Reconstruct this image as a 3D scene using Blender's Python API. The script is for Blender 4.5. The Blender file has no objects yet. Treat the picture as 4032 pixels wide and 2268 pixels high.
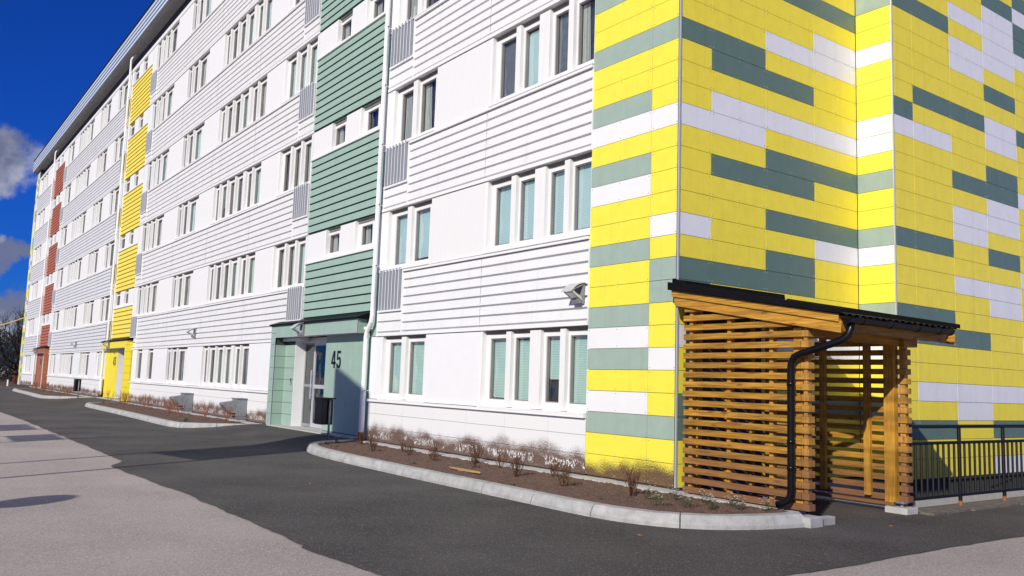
import bpy, math, random
from mathutils import Vector, Matrix, Quaternion
from mathutils import noise as mnoise
random.seed(7)
SC = bpy.context.scene
COL = SC.collection

# ------------------------------------------------------------------ materials
def new_mat(name):
    m = bpy.data.materials.new(name); m.use_nodes = True
    nt = m.node_tree; nt.nodes.clear()
    out = nt.nodes.new('ShaderNodeOutputMaterial')
    return m, nt, out
def N(nt, t, **kw):
    n = nt.nodes.new(t)
    for k, v in kw.items():
        if k in n.inputs: n.inputs[k].default_value = v
        else: setattr(n, k, v)
    return n
def L(nt, a, b): nt.links.new(a, b)
def c4(c): return (c[0], c[1], c[2], 1)
def paint(name, col, rough=0.5, var=0.08, scale=3.0, bump=0.0, bscale=60, spec=0.4, metal=0.0, streak=0.0):
    m, nt, out = new_mat(name)
    b = N(nt, 'ShaderNodeBsdfPrincipled', Roughness=rough, Metallic=metal)
    b.inputs['Specular IOR Level'].default_value = spec
    g = N(nt, 'ShaderNodeNewGeometry')
    n = N(nt, 'ShaderNodeTexNoise', Scale=scale, Detail=6.0, Roughness=0.65)
    L(nt, g.outputs['Position'], n.inputs['Vector'])
    r = N(nt, 'ShaderNodeMapRange'); r.inputs[1].default_value = .3; r.inputs[2].default_value = .7
    r.inputs[3].default_value = 1 - var; r.inputs[4].default_value = 1 + var
    L(nt, n.outputs['Fac'], r.inputs[0])
    mx = N(nt, 'ShaderNodeMix', data_type='RGBA', blend_type='MULTIPLY'); mx.inputs[0].default_value = 1
    mx.inputs[6].default_value = c4(col)
    L(nt, r.outputs[0], mx.inputs[7]); L(nt, mx.outputs[2], b.inputs['Base Color'])
    if streak:
        mp = N(nt, 'ShaderNodeMapping'); mp.inputs['Scale'].default_value = (7, 7, .5); L(nt, g.outputs['Position'], mp.inputs['Vector'])
        n5 = N(nt, 'ShaderNodeTexNoise', Scale=1.0, Detail=6.0, Roughness=.7); L(nt, mp.outputs[0], n5.inputs['Vector'])
        r5 = N(nt, 'ShaderNodeMapRange'); L(nt, n5.outputs['Fac'], r5.inputs[0]); r5.inputs[1].default_value = .25; r5.inputs[2].default_value = .48; r5.inputs[3].default_value = 1 - streak; r5.inputs[4].default_value = 1
        m5 = N(nt, 'ShaderNodeMix', data_type='RGBA', blend_type='MULTIPLY'); m5.inputs[0].default_value = 1
        L(nt, mx.outputs[2], m5.inputs[6]); L(nt, r5.outputs[0], m5.inputs[7]); L(nt, m5.outputs[2], b.inputs['Base Color'])
    if bump:
        n2 = N(nt, 'ShaderNodeTexNoise', Scale=bscale, Detail=4.0)
        L(nt, g.outputs['Position'], n2.inputs['Vector'])
        bp = N(nt, 'ShaderNodeBump', Strength=bump, Distance=0.01)
        L(nt, n2.outputs['Fac'], bp.inputs['Height']); L(nt, bp.outputs[0], b.inputs['Normal'])
    L(nt, b.outputs[0], out.inputs[0])
    return m
def mud_paint(name, col, top=0.49, rough=.5, scrib=True):
    """painted panel with splashed soil climbing from the ground and rubbed scrawls in it"""
    m, nt, out = new_mat(name)
    b = N(nt, 'ShaderNodeBsdfPrincipled', Roughness=rough)
    g = N(nt, 'ShaderNodeNewGeometry'); sx = N(nt, 'ShaderNodeSeparateXYZ'); L(nt, g.outputs['Position'], sx.inputs[0])
    mp = N(nt, 'ShaderNodeMapping'); mp.inputs['Scale'].default_value = (1, 1, .45); L(nt, g.outputs['Position'], mp.inputs['Vector'])
    n1 = N(nt, 'ShaderNodeTexNoise', Scale=105.0, Detail=6.0, Roughness=.75); L(nt, mp.outputs[0], n1.inputs['Vector'])
    n2 = N(nt, 'ShaderNodeTexNoise', Scale=1.6, Detail=3.0); L(nt, g.outputs['Position'], n2.inputs['Vector'])
    # level = z + (big noise)*.35
    a1 = N(nt, 'ShaderNodeMath', operation='MULTIPLY_ADD'); L(nt, n2.outputs['Fac'], a1.inputs[0]); a1.inputs[1].default_value = .5; L(nt, sx.outputs['Z'], a1.inputs[2])
    mr = N(nt, 'ShaderNodeMapRange'); L(nt, a1.outputs[0], mr.inputs[0])
    mr.inputs[1].default_value = top - .05; mr.inputs[2].default_value = top + .28; mr.inputs[3].default_value = .38; mr.inputs[4].default_value = .70
    gt = N(nt, 'ShaderNodeMath', operation='SUBTRACT'); L(nt, n1.outputs['Fac'], gt.inputs[0]); L(nt, mr.outputs[0], gt.inputs[1])
    sm = N(nt, 'ShaderNodeMapRange'); L(nt, gt.outputs[0], sm.inputs[0]); sm.inputs[1].default_value = -.05; sm.inputs[2].default_value = .07
    fac = sm.outputs[0]
    if scrib:
        w = N(nt, 'ShaderNodeTexNoise', Scale=13.0, Detail=1.5, Distortion=2.0); L(nt, mp.outputs[0], w.inputs['Vector'])
        d = N(nt, 'ShaderNodeMath', operation='SUBTRACT'); L(nt, w.outputs['Fac'], d.inputs[0]); d.inputs[1].default_value = .53
        ab = N(nt, 'ShaderNodeMath', operation='ABSOLUTE'); L(nt, d.outputs[0], ab.inputs[0])
        ln = N(nt, 'ShaderNodeMapRange'); L(nt, ab.outputs[0], ln.inputs[0]); ln.inputs[1].default_value = .028; ln.inputs[2].default_value = .045; ln.inputs[3].default_value = 1; ln.inputs[4].default_value = 0
        # only in patches and in a band of height
        n3 = N(nt, 'ShaderNodeTexNoise', Scale=2.7, Detail=1.0); L(nt, g.outputs['Position'], n3.inputs['Vector'])
        p = N(nt, 'ShaderNodeMapRange'); L(nt, n3.outputs['Fac'], p.inputs[0]); p.inputs[1].default_value = .42; p.inputs[2].default_value = .47
        zb = N(nt, 'ShaderNodeMapRange'); L(nt, sx.outputs['Z'], zb.inputs[0]); zb.inputs[1].default_value = .04; zb.inputs[2].default_value = .09
        zt = N(nt, 'ShaderNodeMapRange'); L(nt, sx.outputs['Z'], zt.inputs[0]); zt.inputs[1].default_value = .17; zt.inputs[2].default_value = .22; zt.inputs[3].default_value = 1; zt.inputs[4].default_value = 0
        q = ln.outputs[0]
        for o in (p.outputs[0], zb.outputs[0], zt.outputs[0]):
            mm = N(nt, 'ShaderNodeMath', operation='MULTIPLY'); L(nt, q, mm.inputs[0]); L(nt, o, mm.inputs[1]); q = mm.outputs[0]
        iv = N(nt, 'ShaderNodeMath', operation='SUBTRACT'); iv.inputs[0].default_value = 1; L(nt, q, iv.inputs[1])
        mm = N(nt, 'ShaderNodeMath', operation='MULTIPLY'); L(nt, fac, mm.inputs[0]); L(nt, iv.outputs[0], mm.inputs[1]); fac = mm.outputs[0]
    mx = N(nt, 'ShaderNodeMix', data_type='RGBA'); mx.inputs[6].default_value = c4(col); mx.inputs[7].default_value = (.115, .062, .04, 1)
    L(nt, fac, mx.inputs[0]); L(nt, mx.outputs[2], b.inputs['Base Color']); L(nt, b.outputs[0], out.inputs[0])
    return m
def asphalt(name, col, speck, spk_col, patch=.18, rough=.9, thr=.66):
    m, nt, out = new_mat(name)
    b = N(nt, 'ShaderNodeBsdfPrincipled', Roughness=rough)
    b.inputs['Specular IOR Level'].default_value = .3
    g = N(nt, 'ShaderNodeNewGeometry')
    n1 = N(nt, 'ShaderNodeTexNoise', Scale=.55, Detail=6.0, Roughness=.6); L(nt, g.outputs['Position'], n1.inputs['Vector'])
    n2 = N(nt, 'ShaderNodeTexNoise', Scale=speck, Detail=4.0, Roughness=.75); L(nt, g.outputs['Position'], n2.inputs['Vector'])
    v = N(nt, 'ShaderNodeTexVoronoi', Scale=speck * .9); L(nt, g.outputs['Position'], v.inputs['Vector'])
    r = N(nt, 'ShaderNodeMapRange'); L(nt, n1.outputs['Fac'], r.inputs[0]); r.inputs[1].default_value = .3; r.inputs[2].default_value = .7; r.inputs[3].default_value = 1 - patch; r.inputs[4].default_value = 1 + patch
    r2 = N(nt, 'ShaderNodeMapRange'); L(nt, n2.outputs['Fac'], r2.inputs[0]); r2.inputs[1].default_value = .3; r2.inputs[2].default_value = .7; r2.inputs[3].default_value = .55; r2.inputs[4].default_value = 1.45
    mu = N(nt, 'ShaderNodeMath', operation='MULTIPLY'); L(nt, r.outputs[0], mu.inputs[0]); L(nt, r2.outputs[0], mu.inputs[1])
    mx = N(nt, 'ShaderNodeMix', data_type='RGBA', blend_type='MULTIPLY'); mx.inputs[0].default_value = 1; mx.inputs[6].default_value = c4(col); L(nt, mu.outputs[0], mx.inputs[7])
    vs = N(nt, 'ShaderNodeSeparateColor'); L(nt, v.outputs['Color'], vs.inputs[0])
    t = N(nt, 'ShaderNodeMapRange'); L(nt, vs.outputs[0], t.inputs[0]); t.inputs[1].default_value = thr + .22; t.inputs[2].default_value = thr + .3
    m2 = N(nt, 'ShaderNodeMix', data_type='RGBA'); L(nt, t.outputs[0], m2.inputs[0]); L(nt, mx.outputs[2], m2.inputs[6]); m2.inputs[7].default_value = c4(spk_col)
    bp = N(nt, 'ShaderNodeBump', Strength=.6, Distance=.01); L(nt, n2.outputs['Fac'], bp.inputs['Height'])
    L(nt, bp.outputs[0], b.inputs['Normal']); L(nt, m2.outputs[2], b.inputs['Base Color']); L(nt, b.outputs[0], out.inputs[0])
    return m
def wood(name, c1, c2, axis='X', dirt=False):
    m, nt, out = new_mat(name)
    b = N(nt, 'ShaderNodeBsdfPrincipled', Roughness=.6)
    g = N(nt, 'ShaderNodeNewGeometry')
    sc = {'X': (1.2, 22, 22), 'Y': (22, 1.2, 22), 'Z': (22, 22, 1.2)}[axis]
    mp = N(nt, 'ShaderNodeMapping'); mp.inputs['Scale'].default_value = sc; L(nt, g.outputs['Position'], mp.inputs['Vector'])
    n = N(nt, 'ShaderNodeTexNoise', Scale=2.0, Detail=5.0, Roughness=.6, Distortion=.6); L(nt, mp.outputs[0], n.inputs['Vector'])
    cr = N(nt, 'ShaderNodeValToRGB'); L(nt, n.outputs['Fac'], cr.inputs[0])
    cr.color_ramp.elements[0].position = .35; cr.color_ramp.elements[1].position = .68
    cr.color_ramp.elements[0].color = c4(c2); cr.color_ramp.elements[1].color = c4(c1)
    # board to board variation
    n4 = N(nt, 'ShaderNodeTexNoise', Scale=1.0, Detail=1.0)
    mp3 = N(nt, 'ShaderNodeMapping'); mp3.inputs['Scale'].default_value = (.8, .8, 8.5); L(nt, g.outputs['Position'], mp3.inputs['Vector']); L(nt, mp3.outputs[0], n4.inputs['Vector'])
    r4 = N(nt, 'ShaderNodeMapRange'); L(nt, n4.outputs['Fac'], r4.inputs[0]); r4.inputs[1].default_value = .3; r4.inputs[2].default_value = .7; r4.inputs[3].default_value = .75; r4.inputs[4].default_value = 1.25
    mv = N(nt, 'ShaderNodeMix', data_type='RGBA', blend_type='MULTIPLY'); mv.inputs[0].default_value = 1; L(nt, cr.outputs[0], mv.inputs[6]); L(nt, r4.outputs[0], mv.inputs[7])
    # knots
    ks = {'X': (2.2, 5, 7), 'Y': (5, 2.2, 7), 'Z': (7, 5, 2.2)}[axis]
    mp2 = N(nt, 'ShaderNodeMapping'); mp2.inputs['Scale'].default_value = ks; L(nt, g.outputs['Position'], mp2.inputs['Vector'])
    v = N(nt, 'ShaderNodeTexVoronoi', Scale=1.0); L(nt, mp2.outputs[0], v.inputs['Vector'])
    k = N(nt, 'ShaderNodeMapRange'); L(nt, v.outputs['Distance'], k.inputs[0]); k.inputs[1].default_value = .07; k.inputs[2].default_value = .17; k.inputs[3].default_value = .75; k.inputs[4].default_value = 0
    mk = N(nt, 'ShaderNodeMix', data_type='RGBA'); L(nt, k.outputs[0], mk.inputs[0]); L(nt, mv.outputs[2], mk.inputs[6]); mk.inputs[7].default_value = (.13, .05, .015, 1)
    src = mk.outputs[2]
    if dirt:
        sx = N(nt, 'ShaderNodeSeparateXYZ'); L(nt, g.outputs['Position'], sx.inputs[0])
        n3 = N(nt, 'ShaderNodeTexNoise', Scale=5.0, Detail=5.0); L(nt, g.outputs['Position'], n3.inputs['Vector'])
        a = N(nt, 'ShaderNodeMath', operation='MULTIPLY_ADD'); L(nt, n3.outputs['Fac'], a.inputs[0]); a.inputs[1].default_value = .45; L(nt, sx.outputs['Z'], a.inputs[2])
        zr = N(nt, 'ShaderNodeMapRange'); L(nt, a.outputs[0], zr.inputs[0]); zr.inputs[1].default_value = .3; zr.inputs[2].default_value = 1.0; zr.inputs[3].default_value = .85; zr.inputs[4].default_value = 0
        md = N(nt, 'ShaderNodeMix', data_type='RGBA'); L(nt, zr.outputs[0], md.inputs[0]); L(nt, src, md.inputs[6]); md.inputs[7].default_value = (.17, .075, .04, 1)
        src = md.outputs[2]
    L(nt, src, b.inputs['Base Color']); L(nt, b.outputs[0], out.inputs[0])
    return m
def glass_mat(name, tint, refl=.10):
    m, nt, out = new_mat(name)
    t = N(nt, 'ShaderNodeBsdfTransparent'); t.inputs[0].default_value = c4(tint)
    g = N(nt, 'ShaderNodeBsdfGlossy', Roughness=.015)
    ge = N(nt, 'ShaderNodeNewGeometry'); nn = N(nt, 'ShaderNodeTexNoise', Scale=1.6, Detail=1.0); L(nt, ge.outputs['Position'], nn.inputs['Vector'])
    bb = N(nt, 'ShaderNodeBump', Strength=.5, Distance=.12); L(nt, nn.outputs['Fac'], bb.inputs['Height']); L(nt, bb.outputs[0], g.inputs['Normal'])
    lw = N(nt, 'ShaderNodeLayerWeight', Blend=.35)
    mr = N(nt, 'ShaderNodeMapRange'); L(nt, lw.outputs['Fresnel'], mr.inputs[0]); mr.inputs[3].default_value = refl; mr.inputs[4].default_value = .95
    mx = N(nt, 'ShaderNodeMixShader'); L(nt, mr.outputs[0], mx.inputs[0]); L(nt, t.outputs[0], mx.inputs[1]); L(nt, g.outputs[0], mx.inputs[2])
    L(nt, mx.outputs[0], out.inputs[0]); return m
def stripes(name, ca, cb, axis='Z', pitch=.025, duty=.5, bump=0.0, rough=.6, soft=.12):
    m, nt, out = new_mat(name)
    b = N(nt, 'ShaderNodeBsdfPrincipled', Roughness=rough)
    g = N(nt, 'ShaderNodeNewGeometry'); sx = N(nt, 'ShaderNodeSeparateXYZ'); L(nt, g.outputs['Position'], sx.inputs[0])
    d = N(nt, 'ShaderNodeMath', operation='DIVIDE'); L(nt, sx.outputs[axis], d.inputs[0]); d.inputs[1].default_value = pitch
    p = N(nt, 'ShaderNodeMath', operation='PINGPONG'); L(nt, d.outputs[0], p.inputs[0]); p.inputs[1].default_value = .5
    r = N(nt, 'ShaderNodeMapRange'); L(nt, p.outputs[0], r.inputs[0]); r.inputs[1].default_value = duty * .5 - soft * .5; r.inputs[2].default_value = duty * .5 + soft * .5
    mx = N(nt, 'ShaderNodeMix', data_type='RGBA'); L(nt, r.outputs[0], mx.inputs[0]); mx.inputs[6].default_value = c4(ca); mx.inputs[7].default_value = c4(cb)
    L(nt, mx.outputs[2], b.inputs['Base Color'])
    if bump:
        bp = N(nt, 'ShaderNodeBump', Strength=bump, Distance=.01); L(nt, r.outputs[0], bp.inputs['Height']); L(nt, bp.outputs[0], b.inputs['Normal'])
    L(nt, b.outputs[0], out.inputs[0]); return m

YEL = (.88, .77, .07); YELG = (.90, .75, .065); GRN = (.125, .195, .165); GRN_SUN = (.335, .43, .36); WHT = (.78, .78, .82)  # one panel green: dim gable and sunlit facade tones put into the colour
M = {}
M['white'] = paint('white_cladding', (.80, .80, .79), .45, .03, 2.0)
M['white_sid'] = paint('white_siding', (.78, .78, .77), .45, .035, 2.5, streak=.10)
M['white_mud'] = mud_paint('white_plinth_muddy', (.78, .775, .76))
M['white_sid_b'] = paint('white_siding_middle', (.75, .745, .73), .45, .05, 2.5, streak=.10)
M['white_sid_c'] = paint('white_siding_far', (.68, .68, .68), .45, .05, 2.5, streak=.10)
M['trim'] = paint('white_trim', (.82, .82, .81), .4, .02)
M['frame'] = paint('white_window_frame', (.80, .79, .77), .4, .03, streak=.10)
M['gasket'] = paint('window_gasket', (.22, .21, .21), .5, .1)
M['rib'] = stripes('ribbed_infill', (.75, .745, .73), (.80, .795, .78), 'X', .06, .45, .25)
M['flat_inf'] = paint('flat_infill', (.81, .81, .81), .45, .02)
M['green_sid'] = paint('green_siding', (.31, .44, .365), .5, .06, streak=.10)
M['yel_sid'] = paint('yellow_siding', (.86, .70, .085), .5, .05)
M['grv_g'] = paint('green_groove_shade', (.06, .10, .08), .6, .1)  # darker groove backs paint the shade inside the coloured siding grooves
M['grv_y'] = paint('yellow_groove_shade', (.45, .30, .02), .6, .1)
M['grv_r'] = paint('red_groove_shade', (.12, .035, .02), .6, .1)
M['red_sid'] = paint('red_siding', (.42, .125, .055), .5, .08)
M['green_pan'] = paint('green_porch_panel', (.31, .43, .36), .45, .06)
M['yel_pan'] = paint('yellow_porch_panel', (.86, .70, .03), .45, .05)
M['red_pan'] = paint('red_porch_panel', (.36, .115, .055), .5, .10)
M['P_Y'] = paint('panel_yellow', YEL, .42, .05, 5, streak=.10)
M['P_G'] = paint('panel_green_shaded', GRN, .42, .06, 5, streak=.10)
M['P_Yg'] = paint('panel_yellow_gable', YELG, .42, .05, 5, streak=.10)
M['P_Gf'] = paint('panel_green_sunlit', GRN_SUN, .42, .06, 5, streak=.10)
M['P_W'] = paint('panel_white', WHT, .42, .03, 5, streak=.10)
M['P_Ym'] = mud_paint('panel_yellow_muddy', YEL, .40, scrib=False)
M['joint'] = paint('panel_joint', (.05, .05, .05), .8, .1)
M['rivet'] = paint('rivet', (.42, .40, .25), .4, .1)
M['soffit_shade'] = paint('window_head_shade', (.20, .19, .175), .7, .15)
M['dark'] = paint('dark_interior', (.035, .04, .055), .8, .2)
M['steel'] = paint('galvanised_steel', (.24, .26, .275), .5, .2, 18, metal=.25)
M['alu'] = paint('aluminium', (.62, .63, .65), .35, .05, 8, metal=.4)
M['flash'] = paint('black_flashing', (.005, .005, .006), .5, .2, spec=.15)
M['black'] = paint('black_paint', (.004, .004, .005), .3, .3, 12, spec=.3)
M['rustblk'] = paint('black_chipped_paint', (.006, .006, .006), .45, .5, 30)
M['rust'] = paint('rusty_steel', (.30, .11, .035), .8, .5, 25)
M['grille'] = paint('grey_grille', (.36, .38, .43), .4, .05)
M['soffit'] = paint('roof_soffit', (.33, .33, .34), .6, .12, 6)
M['fascia'] = stripes('roof_fascia', (.16, .21, .30), (.58, .66, .78), 'Z', .235, .2, .5, .35)
M['concrete'] = paint('concrete', (.40, .395, .38), .85, .26, 5, .7, 70)
M['conc_lt'] = paint('concrete_light', (.48, .47, .45), .85, .12, 9, .5, 90)
M['edging'] = paint('edging_stone', (.15, .13, .11), .9, .4, 10, .6, 60)
M['paver'] = paint('paving', (.50, .48, .45), .85, .22, 14, .4, 80)
M['soil'] = paint('soil', (.115, .070, .052), .95, .35, 14, 1.0, 45)
M['glass'] = glass_mat('window_glass', (.88, .95, .94))
M['doorglass'] = glass_mat('door_glass', (.55, .58, .6), .15)
M['bl_teal'] = stripes('blind_teal', (.48, .62, .66), (.72, .83, .86), 'Z', .028, .45)
M['bl_green'] = stripes('blind_green', (.46, .60, .56), (.68, .80, .76), 'Z', .028, .45)
M['bl_grey'] = stripes('blind_grey', (.11, .12, .16), (.26, .27, .32), 'Z', .028, .5)
M['curt'] = stripes('curtain', (.42, .40, .38), (.62, .60, .57), 'X', .07, .5, .3, .8)
M['bl_dark'] = paint('dark_room', (.03, .045, .09), .7, .4, 3)
M['asph_d'] = asphalt('asphalt_new', (.074, .068, .064), 120, (.20, .19, .18), .36)
M['asph_l'] = asphalt('asphalt_old', (.385, .330, .300), 100, (.52, .48, .45), .14, thr=.60)
M['wood'] = wood('wood_x', (.62, .335, .035), (.30, .125, .010), 'X', True)
M['wood_slat'] = wood('wood_slat', (.53, .28, .03), (.22, .09, .007), 'X', True)
M['woody'] = wood('wood_y', (.50, .26, .025), (.28, .12, .01), 'Y')
M['woodz'] = wood('wood_z', (.54, .29, .035), (.34, .15, .015), 'Z')
M['woodend'] = wood('wood_end', (.48, .26, .05), (.34, .16, .025), 'Z', True)
M['twig'] = paint('twig', (.10, .045, .024), .8, .3, 30)
M['twig_red'] = paint('twig_red', (.26, .10, .05), .8, .3, 30)
M['bark'] = paint('bark', (.055, .04, .03), .9, .3, 5)
M['leaf'] = paint('flower_leaf', (.045, .075, .025), .6, .4, 40)
M['petal'] = paint('petal', (.82, .82, .80), .6, .05)
M['bark_leaf'] = paint('far_foliage', (.03, .024, .017), .9, .5, 2)
M['orange'] = paint('dry_leaf', (.65, .22, .05), .7, .2)
M['wood_scrap'] = wood('wood_scrap', (.60, .36, .13), (.45, .24, .08), 'X')
M['lampglass'] = paint('lamp_visor', (.50, .52, .53), .25, .05, 10, spec=.6)
M['lampbody'] = paint('lamp_body', (.25, .26, .27), .4, .1)
M['digit'] = paint('black_digit', (.006, .006, .007), .4, .05)
M['redthing'] = paint('red_wall', (.10, .015, .012), .7, .1)
M['cable'] = paint('yellow_cable', (.75, .55, .15), .6, .1)
M['sign'] = paint('sign_face', (.5, .5, .52), .5, .1)

# ------------------------------------------------------------------ mesh builder
class MB:
    def __init__(s): s.v = []; s.f = []; s.m = []; s.mats = []
    def mi(s, mat):
        if mat not in s.mats: s.mats.append(mat)
        return s.mats.index(mat)
    def poly(s, pts, mat):
        b = len(s.v); s.v += [tuple(p) for p in pts]; s.f.append(tuple(range(b, b + len(pts)))); s.m.append(s.mi(mat))
    def box(s, x0, x1, y0, y1, z0, z1, mat, skip=''):
        if x0 > x1: x0, x1 = x1, x0
        b = len(s.v)
        s.v += [(x0, y0, z0), (x1, y0, z0), (x1, y1, z0), (x0, y1, z0), (x0, y0, z1), (x1, y0, z1), (x1, y1, z1), (x0, y1, z1)]
        for k, q in (('b', (0, 3, 2, 1)), ('t', (4, 5, 6, 7)), ('f', (0, 1, 5, 4)), ('r', (1, 2, 6, 5)), ('k', (2, 3, 7, 6)), ('l', (3, 0, 4, 7))):
            if k in skip: continue
            s.f.append(tuple(b + i for i in q)); s.m.append(s.mi(mat))
    def prism(s, prof, a0, a1, axis, mat, cap=True):
        """prof: list of 2D points; extruded along axis. axis X: (y,z); Y: (x,z); Z: (x,y)"""
        def mk(p, a):
            return {'X': (a, p[0], p[1]), 'Y': (p[0], a, p[1]), 'Z': (p[0], p[1], a)}[axis]
        n = len(prof); b = len(s.v)
        s.v += [mk(p, a0) for p in prof] + [mk(p, a1) for p in prof]
        for i in range(n):
            j = (i + 1) % n
            s.f.append((b + i, b + j, b + n + j, b + n + i)); s.m.append(s.mi(mat))
        if cap:
            s.f.append(tuple(b + i for i in range(n))[::-1]); s.m.append(s.mi(mat))
            s.f.append(tuple(b + n + i for i in range(n))); s.m.append(s.mi(mat))
    def tube(s, pts, r, mat, seg=8, cap=True):
        pts = [Vector(p) for p in pts]
        if not isinstance(r, (list, tuple)): r = [r] * len(pts)
        rings = []; prev = None
        for i, p in enumerate(pts):
            if i == 0: d = pts[1] - p
            elif i == len(pts) - 1: d = p - pts[i - 1]
            else: d = (pts[i + 1] - p).normalized() + (p - pts[i - 1]).normalized()
            d.normalize()
            if prev is None:
                up = Vector((0, 0, 1)) if abs(d.z) < .9 else Vector((1, 0, 0))
                u = d.cross(up).normalized()
            else:
                u = (prev - d * prev.dot(d)).normalized()
            prev = u; w = d.cross(u)
            b = len(s.v)
            for k in range(seg):
                a = 2 * math.pi * k / seg
                s.v.append(tuple(p + (u * math.cos(a) + w * math.sin(a)) * r[i]))
            rings.append(b)
        mi = s.mi(mat)
        for i in range(len(rings) - 1):
            for k in range(seg):
                k2 = (k + 1) % seg
                s.f.append((rings[i] + k, rings[i] + k2, rings[i + 1] + k2, rings[i + 1] + k)); s.m.append(mi)
        if cap:
            s.f.append(tuple(rings[0] + k for k in range(seg))[::-1]); s.m.append(mi)
            s.f.append(tuple(rings[-1] + k for k in range(seg))); s.m.append(mi)
    def build(s, name, parent=None, loc=None, smooth=False, bevel=0, label=None):
        me = bpy.data.meshes.new(name)
        off = Vector(loc) if loc else Vector((0, 0, 0))
        me.from_pydata([tuple(Vector(v) - off) for v in s.v], [], s.f)
        for m in s.mats: me.materials.append(M[m] if isinstance(m, str) else m)
        for p, mi in zip(me.polygons, s.m):
            p.material_index = mi; p.use_smooth = smooth
        me.update()
        o = bpy.data.objects.new(name, me); COL.objects.link(o)
        if parent is not None:
            o.parent = parent
            o.location = off - Vector(parent.location) if parent.type == 'EMPTY' and parent.parent is None else off
        else: o.location = off
        if bevel:
            bm = o.modifiers.new('bevel', 'BEVEL'); bm.width = bevel; bm.segments = 2; bm.limit_method = 'ANGLE'
        if label: o['label'] = label
        return o
def empty(name, loc, label, cat, group=None):
    e = bpy.data.objects.new(name, None); COL.objects.link(e); e.location = loc; e.empty_display_size = .2
    e['label'] = label; e['category'] = cat
    if group: e['group'] = group
    return e
def tag(o, label, cat, group=None, kind=None):
    o['label'] = label; o['category'] = cat
    if group: o['group'] = group
    if kind: o['kind'] = kind
    return o
def struct(o, label=None):
    o['kind'] = 'structure'
    if label: o['label'] = label
    return o

# ------------------------------------------------------------------ building constants
SILL0, ST = .883, 2.8173
def sill(n): return SILL0 + ST * n
WH = 1.42
def head(n): return sill(n) + WH
XL, XR = -71.3, -1.872
building = empty('apartment_building', (0, 0, 0), 'long six storey apartment block with white siding and yellow, green and white panelled gable', 'building')
B = building

# core walls (behind everything), gable bodies
mb = MB()
mb.box(XL + .05, -.02, .26, 11.0, 2.5, 17.4, 'dark')  # dark colour stands in for unlit rooms and shade under the eaves
cx_ = XL + .05
for a, b in ((-61.9, -56.1), (-37.9, -32.4), (-14.6, -9.4), (-.02, 0)):
    mb.box(cx_, a, .26, 11.0, -.3, 2.499, 'dark'); cx_ = b
mb.box(XL + .1, -.1, .92, 10.9, -.3, 2.498, 'dark')
mb.build('wall_core', B)
for a, b in ((-1.85, -.02), (-71.15, -69.5)):
    mb = MB(); mb.box(a, b, .02, .26, -.3, 17.4, 'joint'); mb.build('corner_wall', B)

# ---- siding bands
def siding(mb, x0, x1, z0, z1, mat, nb=7, y=0.0, sill_trim=True, base_trim=True, tmat='trim'):
    ztop = z1 - (.05 if sill_trim else 0); zb = z0 + (.06 if base_trim else 0)
    p = (ztop - zb) / nb; g = .036
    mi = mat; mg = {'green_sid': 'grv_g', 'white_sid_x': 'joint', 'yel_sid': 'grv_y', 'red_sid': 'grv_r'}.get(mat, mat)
    for i in range(nb):
        a = zb + i * p
        # groove recess below each board, board face leaning slightly outwards to its foot
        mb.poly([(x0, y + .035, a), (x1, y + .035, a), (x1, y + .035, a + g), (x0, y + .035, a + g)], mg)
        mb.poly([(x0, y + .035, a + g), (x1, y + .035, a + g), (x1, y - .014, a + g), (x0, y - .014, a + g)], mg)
        mb.poly([(x0, y - .014, a + g), (x1, y - .014, a + g), (x1, y, a + p), (x0, y, a + p)], mi)
        mb.poly([(x0, y, a + p), (x1, y, a + p), (x1, y + .035, a + p), (x0, y + .035, a + p)], mi)
    # end caps / body
    mb.box(x0, x1, y + .036, y + .2, z0, z1 - .001, mi, skip='')
    for xx in (x0, x1):
        mb.box(xx - .008, xx + .008, y - .018, y + .036, zb, ztop, tmat if tmat else mi)
    if sill_trim: mb.box(x0 - .004, x1 + .004, y - .05, y + .2, z1 - .04, z1 + .002, tmat)
    if base_trim: mb.box(x0 - .003, x1 + .003, y - .03, y + .2, z0 - .01, z0 + .055, tmat)

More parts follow.
